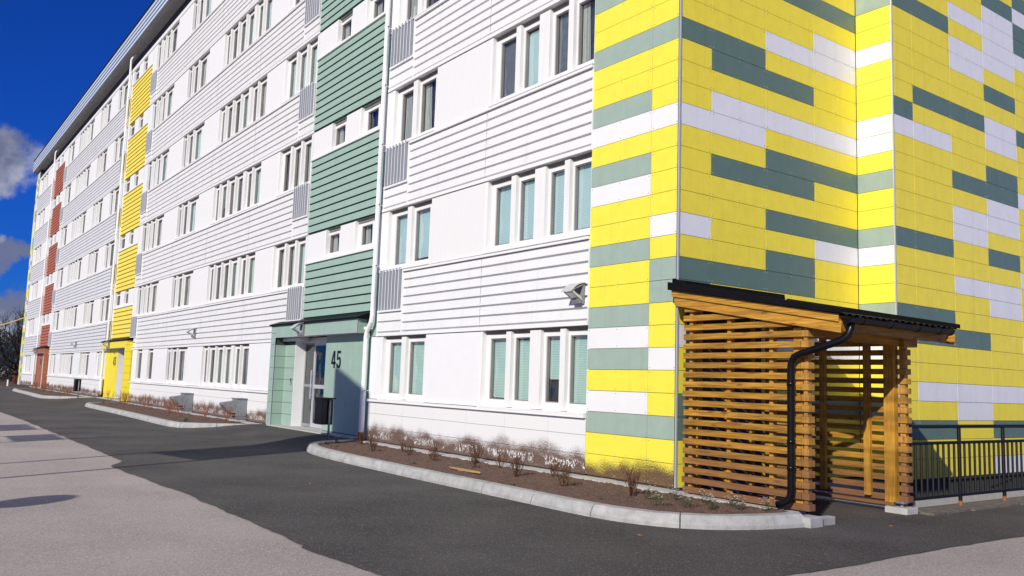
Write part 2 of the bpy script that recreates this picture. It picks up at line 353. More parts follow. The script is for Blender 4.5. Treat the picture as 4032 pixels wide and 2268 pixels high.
GR = (-13.3, -9.32); YE = (-36.92, -32.9); RE = (-60.72, -56.7)
def seams(mb, xs, z0, z1):
    for x in xs: mb.box(x - .0025, x + .0025, -.0150, -.012, z0 + .06, z1 - .06, 'soffit')
for n in range(0, 6):
    z0, z1 = head(n), sill(n + 1)
    if n == 5: z1 = 16.56
    # right bay, next to panelled corner
    mb = MB()
    if n < 5:
        siding(mb, -7.88, XR + .002, z0, z1, 'white_sid'); seams(mb, (-4.9,), z0, z1)
        siding(mb, -9.0, -7.9, z0, z0 + .52, 'white_sid', 2, sill_trim=False)
    else: mb.box(-9.0, XR, -.02, .2, z0, z1, 'trim')
    mb.build('siding_band', B)
    mb = MB()
    xl = -31.8; ze = z0 + .52
    if n < 5:
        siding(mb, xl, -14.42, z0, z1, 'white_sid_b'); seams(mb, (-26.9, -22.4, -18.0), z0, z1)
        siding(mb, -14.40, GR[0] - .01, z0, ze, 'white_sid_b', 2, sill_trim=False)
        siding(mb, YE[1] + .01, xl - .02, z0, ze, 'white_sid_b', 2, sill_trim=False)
    else: mb.box(YE[1], GR[0], -.02, .2, z0, z1, 'trim')
    mb.build('siding_band', B)
    mb = MB()
    if n < 5:
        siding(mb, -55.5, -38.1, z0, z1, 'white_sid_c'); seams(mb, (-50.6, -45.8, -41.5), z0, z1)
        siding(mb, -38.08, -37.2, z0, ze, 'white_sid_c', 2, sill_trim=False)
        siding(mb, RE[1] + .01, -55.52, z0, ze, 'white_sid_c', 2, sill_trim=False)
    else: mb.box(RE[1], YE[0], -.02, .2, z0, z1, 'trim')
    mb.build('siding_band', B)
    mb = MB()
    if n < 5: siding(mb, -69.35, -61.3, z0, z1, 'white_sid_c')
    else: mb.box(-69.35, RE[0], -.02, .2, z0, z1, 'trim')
    mb.build('siding_band', B)
    # coloured stair blocks
    for (x0, x1), mat, lab in ((GR, 'green_sid', 'green siding of the stair bay'), (YE, 'yel_sid', 'yellow siding of the stair bay'), (RE, 'red_sid', 'brick red siding of the stair bay')):
        if n == 5:
            mb = MB(); mb.box(x0, x1, -.02, .2, z0, z1, 'trim'); mb.build('siding_band', B); continue
        zb = z0 if n else 2.86
        mb = MB(); siding(mb, x0, x1, zb, sill(n + 1) + .65, mat, 10 if n else 7, base_trim=False, tmat='trim')
        mb.build('coloured_siding', B, label=lab)
    # grilles
    if n < 5:
        zs = sill(n + 1)
        for gx0, gx1 in ((-14.36, -13.40), (-8.93, -7.92), (-32.82, -31.84), (-38.10, -37.25), (-56.62, -55.62)):
            mb = MB()
            mb.box(gx0, gx1, -.0, .2, zs - .84, zs + .03, 'grille')
            mb.box(gx0 - .03, gx1 + .03, -.05, -.0005, zs - .88, zs - .84, 'trim')
            mb.box(gx1, gx1 + .03, -.03, -.0005, zs - .84, zs + .02, 'trim')
            mb.box(gx0 - .03, gx0, -.03, -.0005, zs - .84, zs + .02, 'trim')
            k = 7
            for i in range(k):
                w = (gx1 - gx0) / k; a = gx0 + i * w
                mb.box(a + w * .5, a + w * .5 + .012, -.075, -.001, zs - .835, zs + .06, 'grille'); mb.box(a + w * .5 - .002, a + w * .5 + .014, -.082, -.0755, zs - .835, zs + .06, 'trim')  # white front strips paint the sunlit edges of the grey vanes
            mb.build('ventilation_grille', B)

# ---- infill panels in the window bands
def infill(x0, x1, n, ribbed=None, z0=None):
    mb = MB(); zz = (z0 if z0 is not None else sill(n) + .03)
    mat = 'rib' if n > 0 else 'flat_inf'
    mb.box(x0, x1, .0, .25, zz, head(n) - .02, mat)
    mb.box(x0 + .03, x1 - .03, .02, .2, head(n) - .02, head(n), 'joint')
    mb.box(x1 - .05, x1 + .004, -.006, .12, zz + .01, head(n) - .03, 'trim')
    mb.build('infill_panel', B)
# windows: (x0, x1, [(gx0,gx1)...])
def window(x0, x1, z0, z1, lights, styles):
    mb = MB()
    zg0, zg1 = z0 + .15, z1 - .15
    sh_ = lambda v: v + .05 * (v - 8.22) / 8.95 if x1 < -9.5 else v + .035 * (v - 8.22) / 8.95
    lights = [(max(x0 + .03, sh_(a)), max(x0 + .08, sh_(b))) for a, b in lights]
    xs = [x0] + [v for l in lights for v in l] + [x1]
    for i in range(0, len(xs), 2):
        a, b = xs[i], xs[i + 1]
        w = b - a
        if w < .005: continue
        if i == 0: mb.box(a, b, .10, .19, z0, z1, 'frame')
        elif i == len(xs) - 2: mb.box(a, b, .10, .19, z0, z1, 'frame')
        else:
            mb.box(a, b, .10, .19, z0, z1, 'frame')
            mb.box(a + w * .12, b - w * .12, .018, .099, z0 + .03, z1 - .045, 'frame')
    mb.box(x0 + .002, x0 + .05, .0, .099, z0 + .02, z1 - .01, 'frame')
    for (a, b) in lights:
        mb.box(a, b, .103, .19, z0, zg0, 'frame'); mb.box(a, b, .103, .19, zg1, z1, 'frame')
        g = .018
        mb.box(a, a + g, .120, .175, zg0, zg1, 'gasket'); mb.box(b - g, b, .120, .175, zg0, zg1, 'gasket')
        mb.box(a + g, b - g, .120, .175, zg0, zg0 + g, 'gasket'); mb.box(a + g, b - g, .120, .175, zg1 - g, zg1, 'gasket')
    mb.box(x0, x1, -.045, .101, z0 - .0, z0 + .022, 'frame')
    mb.box(x0 + .05, x1 - .002, .085, .0985, z1 - .075, z1 + .0, 'soffit_shade')  # dark strip paints the shadow line under the siding edge
    fr = mb.build('window', B)
    mp = MB()
    for (a, b) in lights: mp.poly([(a, .162, zg0), (b, .162, zg0), (b, .162, zg1), (a, .162, zg1)], 'glass')
    mp.build('pane', fr)
    ms = MB()
    for (a, b), st in zip(lights, styles):
        y = .20
        if st == 'bl_dark': y = .25
        zt_ = zg1 + .02; zb_ = zg0 - .02
        if st.startswith('bl_') and st != 'bl_dark':
            zt_ = zg1 - rs.uniform(.0, .07)
            if rs.random() < .22: zb_ = zg0 + rs.choice([.05, .09, .4])
        ms.poly([(a - .02, y, zb_), (b + .02, y, zb_), (b + .02, y, zt_), (a - .02, y, zt_)], st)
        if st.startswith('bl_') and st != 'bl_dark': ms.box(a + .02, b - .02, y - .012, y + .012, zt_, zt_ + .022, 'frame'); ms.box(a + .02, b - .02, y - .006, y + .006, zb_ - .016, zb_, 'frame')
        if st == 'bl_dark' and random.random() < .7:
            ms.poly([(a, .215, zg0), (a + (b - a) * .5, .215, zg0), (a + (b - a) * .42, .215, zg1), (a, .215, zg1)], 'curt')
    ms.build('blind' , fr)
rs = random.Random(3)
def sty(k, pool): return [rs.choice(pool) for _ in range(k)]
BAY = {
 'A': dict(win=[(-8.75, -6.84, [(-8.47, -7.85), (-7.60, -7.00)]), (-4.84, XR - .002, [(-4.62, -4.05), (-3.86, -3.38), (-2.99, -2.55), (-2.37, -1.95)])], inf=[(-9.32, -8.75), (-6.84, -4.84)]),
 'B': dict(win=[(-15.78, -13.42, [(-15.46, -14.86), (-14.68, -14.10), (-13.95, -13.5)]),
               (-22.03, -17.30, [(-21.78, -21.30), (-21.13, -20.50), (-20.32, -19.68), (-19.52, -18.90), (-18.56, -18.05), (-17.92, -17.42)]),
               (-26.63, -23.80, [(-26.48, -25.98), (-25.80, -25.14), (-24.97, -24.30)]),
               (-32.32, -28.70, [(-32.15, -31.50), (-31.25, -30.75), (-30.60, -29.98), (-29.80, -29.15)])],
           inf=[(-17.30, -15.78), (-23.80, -22.03), (-28.70, -26.63), (-32.9, -32.32), (-13.42, -13.3)]),
 'C': dict(win=[(-40.42, -38.0, [(-40.15, -39.45), (-39.2, -38.4)]),
               (-44.97, -42.15, [(-44.8, -44.2), (-44.0, -43.4), (-43.2, -42.6)]),
               (-51.66, -46.92, [(-51.4, -50.9), (-50.65, -50.1), (-49.85, -49.3), (-49.0, -48.35), (-48.1, -47.5)]),
               (-55.8, -53.45, [(-55.6, -54.9), (-54.6, -53.9)])],
           inf=[(-42.15, -40.42), (-46.92, -44.97), (-53.45, -51.66), (-56.7, -55.8), (-38.0, -36.92)]),
 'D': dict(win=[(-68.6, -64.84, [(-67.9, -67.0), (-66.7, -65.9), (-65.6, -65.0)])], inf=[(-64.84, -60.72), (-69.35, -68.6)]),
}
LIGHT = ['bl_teal', 'bl_green', 'curt', 'curt', 'bl_green', 'bl_grey', 'bl_dark']
for n in range(6):
    for bay, d in BAY.items():
        for wi, (x0, x1, ls) in enumerate(d['win']):
            if n == 0 and bay == 'B' and wi == 0: continue
            if bay == 'A':
                if n == 0: st = ['bl_green'] * len(ls)
                elif n == 1: st = ['bl_teal'] * len(ls)
                elif n == 2: st = ['bl_dark', 'bl_dark'] if wi == 0 else ['bl_grey', 'bl_teal', 'bl_grey', 'bl_dark']
                else: st = sty(len(ls), ['bl_dark', 'bl_teal', 'bl_grey'])
            elif bay == 'B' and n == 2 and wi == 0: st = ['bl_dark'] * 3
            elif bay == 'B' and n == 1 and wi == 0: st = ['bl_dark', 'bl_dark', 'bl_teal']
            elif n == 0: st = sty(len(ls), ['bl_green', 'bl_green', 'curt', 'bl_grey'])
            else: st = sty(len(ls), LIGHT)
            if n == 0 and bay == 'B' and wi == 3:
                window(-31.5, -30.55, sill(n) + .02, head(n) - .002, [(-31.34, -30.75)], st[:1]); infill(-30.55, -29.6, n)
                ls = [(-29.36, -28.85)]; x0 = -29.6; st = st[1:2]
            if n == 0 and bay == 'C' and wi == 3: ls = [(-55.3, -54.8), (-54.2, -53.7)]; x0 = -55.4
            if n == 0 and bay == 'C' and wi == 0: x1 = -38.3; ls = [(-40.0, -39.4), (-39.1, -38.5)]
            window(x0, x1, sill(n) + .02, head(n) - .002, ls, st)
        for (x0, x1) in d['inf']:
            if n == 0:
                if x1 == -13.3: continue
                if x0 == -17.30: x1 = -14.9
                if x0 == -32.9: x0, x1 = -32.3, -31.5
                if x0 == -56.7: x0, x1 = -56.1, -55.4
                if x1 == -36.92: continue
                if x1 == -60.72: x1 = -61.9
                if x0 == -9.32: x0 = -9.25
            infill(x0, x1, n)
    # stair bay small windows and infills
    if n > 0:
        zs = sill(n) + .65
        for s_, c, b0, b1 in ((1, 0, *GR), (-1, -46.22, *YE), (-1, -70.02, *RE)):
            T = lambda x: s_ * x + c
            for a, b in ((-13.28, -12.14), (-11.24, -10.46)):
                x0, x1 = sorted((T(a), T(b))); infill(x0, x1, n, z0=zs)
            for a, b, g0, g1 in ((-12.14, -11.24, -11.97, -11.40), (-10.46, -9.34, -10.18, -9.62)):
                x0, x1 = sorted((T(a), T(b))); q0, q1 = sorted((T(g0), T(g1)))
                window(x0, x1, zs + .005, head(n) - .002, [(q0, q1)], [rs.choice(['bl_dark', 'bl_grey', 'bl_dark'])])

# ---- plinth panels under the ground floor windows
def plinth(x0, x1, step, off):
    mb = MB()
    mb.box(x0, x1, .02, .25, -.3, SILL0 - .03, 'joint')
    rows = [(.0, .29), (.296, .585), (.591, SILL0 - .045)]
    for ri, (a, b) in enumerate(rows):
        xs = [x0]; x = x0 + off + (.45 * step if ri == 0 else 0)
        while x < x1 - .1:
            if x > x0 + .05: xs.append(x)
            x += step
        xs.append(x1)
        for i in range(len(xs) - 1):
            mb.box(xs[i] + (.003 if i else 0), xs[i + 1] - .003, 0, .02, a, b, 'white_mud', skip='k')
    mb.box(x0, x1, -.055, .05, SILL0 - .035, SILL0 + .018, 'trim')
    mb.build('plinth', B)
plinth(-9.25, XR, 1.22, .35); plinth(-32.34, -14.9, 1.25, .5); plinth(-56.1, -38.25, 1.25, .5); plinth(-69.35, -62.0, 1.25, .5)

# ---- panelled gable and corner
H = .32
def zk(k): return 6.72 - H * k
rg = random.Random(11)
def rnd(): return rg.choice('YYYGGWW')
PAT = {
 'L1': (-4, 'GYYYGYYGWYGWYYGYYGWGYWGYY'), # rows from -4: index 0 => row -4
 'L2': (-4, 'YYYYGYYYWYYYYWYGGYYWYYGYY'),
 'a1': (-4, 'YYYYGYYYWYYYYWYGGYYWYYGYY'),
 'a2': (-4, 'YYYYGGYWWYGYYYYGYYYYYYGYY'),
 'a3': (-4, 'GYYWYGYWYGGYGYGGYYYYGYGYY'),
 'a4': (-4, 'GYWWYYYWYGYYGWYYYYWYYGYYY'),
 'b':  (-4, 'YYWYYYWWYGYYGWYYGYWYYGYYY'),
 'c1': (-5, 'GYYYYYGWYYYYYGYYYGGYYYYGYY'),
 'c2': (-5, 'GYYYYGYWYYYYYGYYYGGYYWYGYY'),
 'c3': (-6, 'WYWWYYGYYYGYWWYYWYYGYYWWYYY'),
 'c4': (-7, 'WWYWYGYWWYGGWYGYWYYYY' + 'YYWYGYW'),
 'c5': (-7, 'GYWYYYYYGYYWYYYYWYYGYYWYYWY'),
}
# front faces read row by row from the photograph (rows 0..20)
F1 = 'GYYGWYGWYYGYYGWGYWGYY'; F2 = 'GYYYWYYYYWYGGYYWYYGYY'
F1u, F2u = 'WYYYGYYGYY', 'YYYYYGYYYY'
def row_color(col, k):
    if col in ('L1', 'L2'):
        s = F1 if col == 'L1' else F2
        if 0 <= k < 21: return s[k]
        if col == 'L1' and k in (-1, -2): return 'Y'
        if col == 'L1' and k == -3: return 'G'
        if col == 'L2' and k in (-1, -2, -3): return 'Y'
        return rnd()
    A = {
     'a1': {0:'G',4:'W',9:'W',11:'G',12:'G',14:'W',17:'G',18:'G'},
     'a2': {0:'G',1:'G',3:'W',4:'W',6:'G',11:'G',18:'G',14:'W'},
     'a3': {-4:'G',-1:'W',1:'G',3:'W',5:'G',6:'G',8:'G',10:'G',11:'G',14:'W',17:'G',18:'G'},
     'a4': {-4:'G',-2:'W',-1:'W',3:'W',5:'G',8:'G',9:'W',14:'W',17:'G'},
     'b': {-5:'G',-2:'W',2:'W',3:'W',5:'G',8:'G',9:'W',12:'G',14:'W',17:'G'},
     'c1': {-5:'G',1:'G',2:'W',8:'G',12:'G',13:'G',18:'G'},
     'c2': {-5:'G',0:'G',2:'W',8:'G',12:'G',13:'G',16:'W',18:'G'},
     'c3': {-6:'W',-4:'W',-3:'W',0:'G',4:'G',6:'W',7:'W',10:'W',13:'G',16:'W',17:'W'},
     'c4': {-7:'W',-6:'W',-4:'W',-2:'G',0:'W',1:'W',3:'G',4:'G',5:'W',6:'W',8:'G',10:'W',11:'W',16:'W',18:'G',20:'W'},
     'c5': {-7:'G',-5:'W',0:'G',4:'W',9:'W',13:'W',18:'G'},
    }
    if col in A:
        if k in A[col]: return A[col][k]
        return 'Y' if k > -5 else rnd()
    return rnd()
KTOP = -33
def rivets(mb, P, nrm, w, h, mat):
    pass
def clad(name, cols, plane, const, kbot=21, mud=False):
    """plane 'Y': cols are x ranges at y=const ; 'X': cols are y ranges at x=const"""
    mb = MB(); t = .012; g = .0035
    for cname, a, b in cols:
        for k in range(KTOP, kbot):
            c = row_color(cname, k); z1, z0 = zk(k), zk(k + 1)
            if z0 >= 17.38: continue
            z1 = min(z1, 17.38)
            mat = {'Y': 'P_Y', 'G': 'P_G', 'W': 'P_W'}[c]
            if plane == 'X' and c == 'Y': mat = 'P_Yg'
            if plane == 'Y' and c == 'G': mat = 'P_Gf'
            if plane == 'Y' and c == 'W': mat = 'white'
            if mud and c == 'Y' and k >= 18: mat = 'P_Ym'
            if plane == 'Y':
                mb.box(a + g, b - g, const - t, const, z0 + g, z1 - g, mat, skip='k')
            else:
                mb.box(const, const + t, a + g, b - g, z0 + g, z1 - g, mat, skip='l')
            if -8 <= k:
                for zz in (z0 + .035, z1 - .035):
                    us = [a + .035, b - .035] + ([(a + b) / 2] if b - a > .8 else [])
                    for u in us:
                        r = .007
                        if plane == 'Y': mb.box(u - r, u + r, const - t - .003, const - t, zz - r, zz + r, 'rivet', skip='k')
                        else: mb.box(const + t, const + t + .003, u - r, u + r, zz - r, zz + r, 'rivet', skip='l')
    return mb.build(name, B)
clad('corner_cladding', [('L1', XR, -.55), ('L2', -.55, -.012)], 'Y', .012, mud=True)
clad('gable_cladding', [('a1', 0.0, .685), ('a2', .685, 1.952), ('a3', 1.952, 3.221), ('a4', 3.221, 4.45)], 'X', -.012)
clad('gable_return_cladding', [('b', .004, .66)], 'Y', 4.472)
cs = [4.462, 5.10, 6.40, 7.69, 9.0, 10.3, 11.6, 12.9, 14.2]
clad('gable_cladding', [('c%d' % (i + 1), cs[i], cs[i + 1]) for i in range(8)], 'X', .658)
clad('corner_cladding', [('z', -71.2, -70.5), ('z', -70.5, -69.5)], 'Y', .012)
mb = MB()
mb.box(-.03, -.013, .0, 4.48, -.04, 17.4, 'joint'); mb.box(-.03, .657, 4.473, 4.6, -.04, 17.4, 'joint'); mb.box(-.02, .6575, 4.6, 14.2, -.04, 17.4, 'joint')
mb.box(-.03, .60, 4.5, 14.2, -.30, -.041, 'joint'); mb.box(-.03, .625, 4.5, 14.2, -2.2, -.301, 'conc_lt'); mb.box(-.6, -.031, .3, 14.2, -2.2, 17.4, 'joint')  # dark strip below the panels paints the shade in the recess
mb.build('gable_wall', B)
for q in ((-.012, .012, -.008, .018), (.655, .678, 4.452, 4.476), (-69.52, -69.49, -.02, .02)):
    mb = MB(); mb.box(*q, .0, 17.38, 'alu'); mb.build('corner_trim', B)
# concrete footing visible below panels
mb = MB(); mb.box(-.03, -.014, .0, 4.5, -2.2, -.041, 'conc_lt'); mb.box(-.03, .64, 4.48, 4.5, -2.2, -.041, 'conc_lt'); mb.build('footing', B)

# ---- roof
mb = MB()
ZS = 17.4
mb.box(-71.5, 1.2, -.30, .26, ZS, ZS + .03, 'soffit')
for i in range(24): mb.box(-71.5 + i * 3.0, -71.492 + i * 3.0, -.30, .26, ZS - .004, ZS - .001, 'joint')
for i in range(4):
    z = ZS - .02 + i * .235
    mb.prism([(-.345, z), (-.30, z), (-.30, z + .23), (-.315, z + .23), (-.345, z + .02)], -71.52, 1.22, 'X', 'fascia')
mb.box(-71.54, 1.24, -.37, -.2, ZS + .93, ZS + .97, 'flash')
mb.box(-71.52, 1.2, -.29, 11, ZS + .031, ZS + .93, 'fascia')
mb.build('roof', B)

# ---- downpipes
def downpipe(x, xl, top=17.35):
    mb = MB()
    mb.tube([(x, .1, 17.38), (x, -.02, 17.25), (x, -.12, 17.05), (x, -.12, 10), (x, -.12, 2.75), (x - (x - xl) * .15, -.12, 2.62), (xl + (x - xl) * .15, -.12, 2.40), (xl, -.12, 2.28), (xl, -.12, 1.0)], .052, 'trim', 12)
    mb.tube([(xl, -.12, 1.03), (xl, -.12, .16)], .064, 'trim', 12); mb.tube([(xl, -.12, .16), (xl, -.12, -.05)], .0645, 'rust', 12)
    for z in [1.05 + 1.4 * i for i in range(12)]:
        xx = xl if z < 2.5 else x
        mb.tube([(xx, -.12, z), (xx, -.12, z + .06)], .058, 'trim', 12)
        mb.box(xx - .01, xx + .01, -.06, .03, z + .02, z + .04, 'trim'); mb.box(xx + .055, xx + .09, -.13, -.11, z + .02, z + .04, 'joint')
    o = mb.build('downpipe', B, smooth=False)
    return o
downpipe(-9.04, -9.30); downpipe(-37.25, -37.95); downpipe(-61.05, -61.75)
for a, b, m_ in ((-9.32, -9.0, 'green_sid'), (-37.2, -36.92, 'yel_sid'), (-61.3, -60.72, 'red_sid')):
    mb = MB(); mb.box(a, b, .02, .2, head(0), 16.6, m_); mb.build('wall_strip', B)

# ---- digits for house numbers (unit box 0..1 wide, 0..1.7 tall)
DIG = {
 '4': [[(.42, 1.7), (.80, 1.7), (.80, 0), (.52, 0), (.52, 1.25)], [(0, .38), (.98, .38), (.98, .62), (0, .62)], [(0, .62), (.28, .62), (.52, 1.3), (.42, 1.7)]],
 '5': [[(.12, 1.7), (.9, 1.7), (.9, 1.45), (.12, 1.45)], [(.12, 1.45), (.36, 1.45), (.34, .95), (.08, .80)], [(.08, .80), (.34, .95), (.55, 1.12), (.80, 1.05), (.93, .85), (.62, .80), (.5, .9), (.36, .80)],
       [(.62, .80), (.93, .85), (.97, .55), (.93, .22), (.62, .30), (.67, .55)], [(.62, .30), (.93, .22), (.75, .02), (.5, -.02), (.5, .22)], [(.5, .22), (.5, -.02), (.25, .02), (.06, .2), (.04, .45), (.32, .45), (.36, .3)]],
 '3': [[(.06, 1.28), (.34, 1.28), (.4, 1.42), (.5, 1.46), (.5, 1.72), (.25, 1.68), (.1, 1.52)], [(.5, 1.46), (.62, 1.4), (.92, 1.45), (.75, 1.68), (.5, 1.72)], [(.62, 1.4), (.65, 1.2), (.6, 1.02), (.85, .9), (.93, 1.2), (.92, 1.45)],
       [(.35, .76), (.6, .76), (.85, .9), (.6, 1.02), (.35, 1.0)], [(.6, .76), (.66, .5), (.96, .5), (.95, .75), (.85, .9)], [(.66, .5), (.62, .28), (.9, .18), (.96, .5)], [(.62, .28), (.5, .22), (.5, -.02), (.78, .02), (.9, .18)], [(.5, .22), (.5, -.02), (.2, .04), (.05, .25), (.04, .45), (.32, .45), (.38, .27)]],
 '1': [[(.35, 1.7), (.66, 1.7), (.66, 0), (.36, 0), (.36, 1.25)], [(.1, 1.2), (.36, 1.25), (.36, 1.5), (.35, 1.7), (.1, 1.4)]],
}
def porch(s_, c, mat, num):
    T = lambda x: s_ * x + c
    mb = MB()
    def bx(a, b, y0, y1, z0, z1, m): mb.box(T(a), T(b), y0, y1, z0, z1, m)
    # wing wall in rows
    rows = []; z = .02
    while z < 2.7: rows.append((z, min(z + .305, 2.70))); z += .311
    for i, (a, b) in enumerate(rows):
        bx(-14.84, -14.52, -.25, -.238, a, b - .004, mat)           # front strip
        bx(-14.84, -14.828, -.237, .0, a, b - .004, mat)             # outer side
        if b < 2.42:
            bx(-14.532, -14.52, -.237, .06, a, b - .004, mat)        # inner reveal
            bx(-14.519, -13.83, .06, .075, a, b - .004, mat)         # tile face
    bx(-14.827, -14.533, -.237, .30, .0, 2.70, 'joint'); bx(-14.533, -13.83, .076, .30, 0, 2.45, 'joint')
    # header
    xs = [-14.518, -13.4, -12.45, -11.3, -10.35, -9.5]
    for a, b in zip(xs, xs[1:]): bx(a + .003, b - .003, -.25, -.238, 2.40, 2.70, mat)
    bx(-9.512, -9.5, -.237, .0, 2.40, 2.70, mat)
    bx(-14.51, -9.513, -.237, .25, 2.401, 2.699, 'joint')
    bx(-14.518, -9.5, -.255, .055, 2.383, 2.399, 'alu')              # soffit tray
    bx(-14.528, -14.505, -.262, -.2505, .02, 2.40, 'alu')            # vertical trim
    bx(-9.515, -9.49, -.262, -.2505, 2.40, 2.70, 'alu')
    # number panel
    bx(-11.80, -10.52, .045, .06, .05, 2.20, mat); bx(-10.514, -9.42, .045, .06, .05, 2.20, mat); bx(-11.80, -9.42, .045, .06, 2.205, 2.383, mat)
    bx(-11.80, -11.788, .0601, .34, .05, 2.383, 'trim')
    bx(-11.787, -9.42, .061, .30, .0, 2.383, 'joint')
    bx(-9.42, -9.25, .02, .2, 0, head(0), mat)
    # white jamb
    bx(-13.83, -13.81, .061, .36, .03, 2.383, 'trim'); bx(-13.81, -11.80, .30, .36, 2.25, 2.383, 'trim')
    bx(-14.3, -11.6, .42, .9, .0, 2.4, 'dark')
    mb.build('entrance_porch', B)
    mb = MB()
    x0, x1 = sorted((T(-14.9), T(-9.42)))
    mb.prism([(-.30, 2.70), (-.30, 2.745), (0.03, 2.86), (0.03, 2.70)], x0, x1, 'X', 'flash'); mb.build('porch_flashing', B)
    mb = MB(); bx(-14.6, -9.4, -.32, .36, -.12, .03, 'conc_lt'); mb.build('doorstep', B)
    # keypad
    mb = MB(); bx(-14.02, -13.94, .04, .0595, 1.12, 1.30, 'lampbody'); bx(-14.0, -13.96, .034, .0395, 1.22, 1.28, 'black'); mb.build('keypad', B)
    # fixed sidelight
    mb = MB()
    def fr(a, b, y0, y1, z0, z1, w, m, mid):
        bx(a, a + w, y0, y1, z0, z1, m); bx(b - w, b, y0, y1, z0, z1, m); bx(a + w, b - w, y0, y1, z0, z0 + w * 1.4, m); bx(a + w, b - w, y0, y1, z1 - w, z1, m); bx(a + w, b - w, y0, y1, mid - w * .6, mid + w * .6, m)
    fr(-13.81, -13.17, .34, .38, .04, 2.25, .055, 'lampbody', 1.12)
    sl = mb.build('sidelight', B)
    mb = MB(); bx(-13.75, -13.22, .358, .362, .08, 2.2, 'doorglass'); mb.build('pane', sl)
    mb = MB(); fr(-13.165, -12.10, .325, .375, .04, 2.25, .08, 'alu', 1.10)
    dr = mb.build('door', B)
    mb = MB(); bx(-13.08, -12.18, .348, .352, .12, 2.16, 'doorglass'); mb.build('pane', dr)
    mb = MB(); xh = T(-13.11)
    mb.tube([(xh, .25, .78), (xh, .25, 1.52)], .016, 'alu', 8)
    for z in (.88, 1.42): mb.tube([(xh, .25, z), (xh, .33, z)], .01, 'alu', 6)
    mb.build('handle', dr)
    mb = MB(); fr(-12.09, -11.80, .34, .38, .04, 2.25, .04, 'alu', 1.1); mb.build('door_frame', B)
    mb = MB(); bx(-13.6, -11.85, .405, .41, .3, 2.1, 'redthing'); mb.build('red_backing', B)  # red sheet close behind the door glass
    # number
    mb = MB(); hgt = .42; sc = hgt / 1.7; w = .265
    cx = -11.17; xa, xb = (cx - .27, cx + .02) if s_ > 0 else (T(cx) - .27, T(cx) + .02)
    for ch, xo in zip(num, (xa, xb)):
        for poly in DIG[ch]:
            mb.prism([(xo + px * w, 1.58 + py * sc) for px, py in poly], .038, .0445, 'Y', 'digit')
    mb.build('house_number', B)
porch(1, 0, 'green_pan', '45'); porch(-1, -47.2, 'yel_pan', '43'); porch(-1, -71.0, 'red_pan', '41')

# ------------------------------------------------------------------ wall lamps
def wall_lamp(x, y, z, label, w=.20):
    """quarter-round visor lamp: y = wall face, z = underside of the fixing"""
    e = empty('wall_lamp', (x, y, z), label, 'lamp', 'quarter round lamps on the facade')
    mb = MB(); mb.box(x - w / 2, x + w / 2, y - .035, y, z, z + .34, 'lampbody')
    mb.prism([(y - .035, z + .02), (y - .09, z + .0), (y - .12, z + .05), (y - .035, z + .12)], x - w / 2 + .02, x + w / 2 - .02, 'X', 'lampbody')
    mb.build('lamp_housing', e, loc=(x, y, z))
    mb = MB()
    out = []; inn = []
    for i in range(9):
        a = math.radians(90 - i * 9.5)
        out.append((y - .02 - .42 * math.cos(a) * 1.0, z + .34 - .42 * (1 - math.sin(a)) * .85))
    out = [(y - .0 - .30 * (i / 8), z + .34 - .155 * (i / 8) ** 2.2) for i in range(9)]
    for (a, b) in zip(out, out[1:]):
        mb.prism([a, b, (b[0], b[1] - .012), (a[0], a[1] - .012)], x - w / 2 - .02, x + w / 2 + .02, 'X', 'lampglass')
    mb.build('visor', e, loc=(x, y, z))
    mb = MB()
    for xx in (x - w / 2, x + w / 2 - .012):
        mb.prism([(y - .04, z + .04), (y - .285, z + .185), (y - .255, z + .205), (y - .07, z + .10)], xx, xx + .012, 'X', 'lampglass')
        mb.prism([(y - .04, z + .30), (y - .285, z + .18), (y - .28, z + .195), (y - .04, z + .32)], xx, xx + .012, 'X', 'lampglass')
    mb.prism([(y - .05, z + .05), (y - .24, z + .16), (y - .21, z + .19), (y - .05, z + .12)], x - w / 2 + .03, x + w / 2 - .03, 'X', 'alu')
    mb.build('reflector', e, loc=(x, y, z))
wall_lamp(-2.05, -.015, 2.63, 'large curved visor lamp on white siding beside the yellow panelled corner', .21)
wall_lamp(-22.95, -.015, 2.60, 'grey wall lamp alone on white siding above the two metal cabinets')
wall_lamp(-12.62, -.265, 2.38, 'grey wall lamp on the green porch above entrance 45')
wall_lamp(-36.0, -.265, 2.38, 'grey wall lamp on the yellow porch above entrance 43')
wall_lamp(-46.3, -.015, 2.60, 'small grey wall lamp on white siding between the red and yellow porches')
wall_lamp(-59.9, -.265, 2.38, 'grey wall lamp on the red porch, farthest from the camera')

# ------------------------------------------------------------------ ground
def ramp(x, y):
    """asphalt height: level with thresholds at the doors, one kerb lower elsewhere"""
    z = -.14
    for cx0, cx1 in ((-15.2, -9.3), (-38.4, -32.2), (-62.2, -56.3)):
        fx = max(0, min(1, (x - cx0 + .8) / .8)) * max(0, min(1, (cx1 + .8 - x) / .8))
        fy = max(0, min(1, (y + 2.6) / 2.3))
        fy = fy * fy * (3 - 2 * fy)
        z = max(z, -.14 + .145 * fx * fy)
    return z
mb = MB()
mb.poly([(-900, -900, -.146), (900, -900, -.146), (900, 0, -.146), (-900, 0, -.146)], 'asph_l')
mb.poly([(2.0, 0, -.146), (900, 0, -.146), (900, 900, -.146), (2.0, 900, -.146)], 'asph_l')
mb.poly([(-900, 0, -.146), (-.2, 0, -.146), (-.2, 900, -.146), (-900, 900, -.146)], 'asph_l')
mb.poly([(-.2, 14.2, -.146), (2.0, 14.2, -.146), (2.0, 900, -.146), (-.2, 900, -.146)], 'asph_l')
struct(mb.build('ground'), 'old pale asphalt yard')
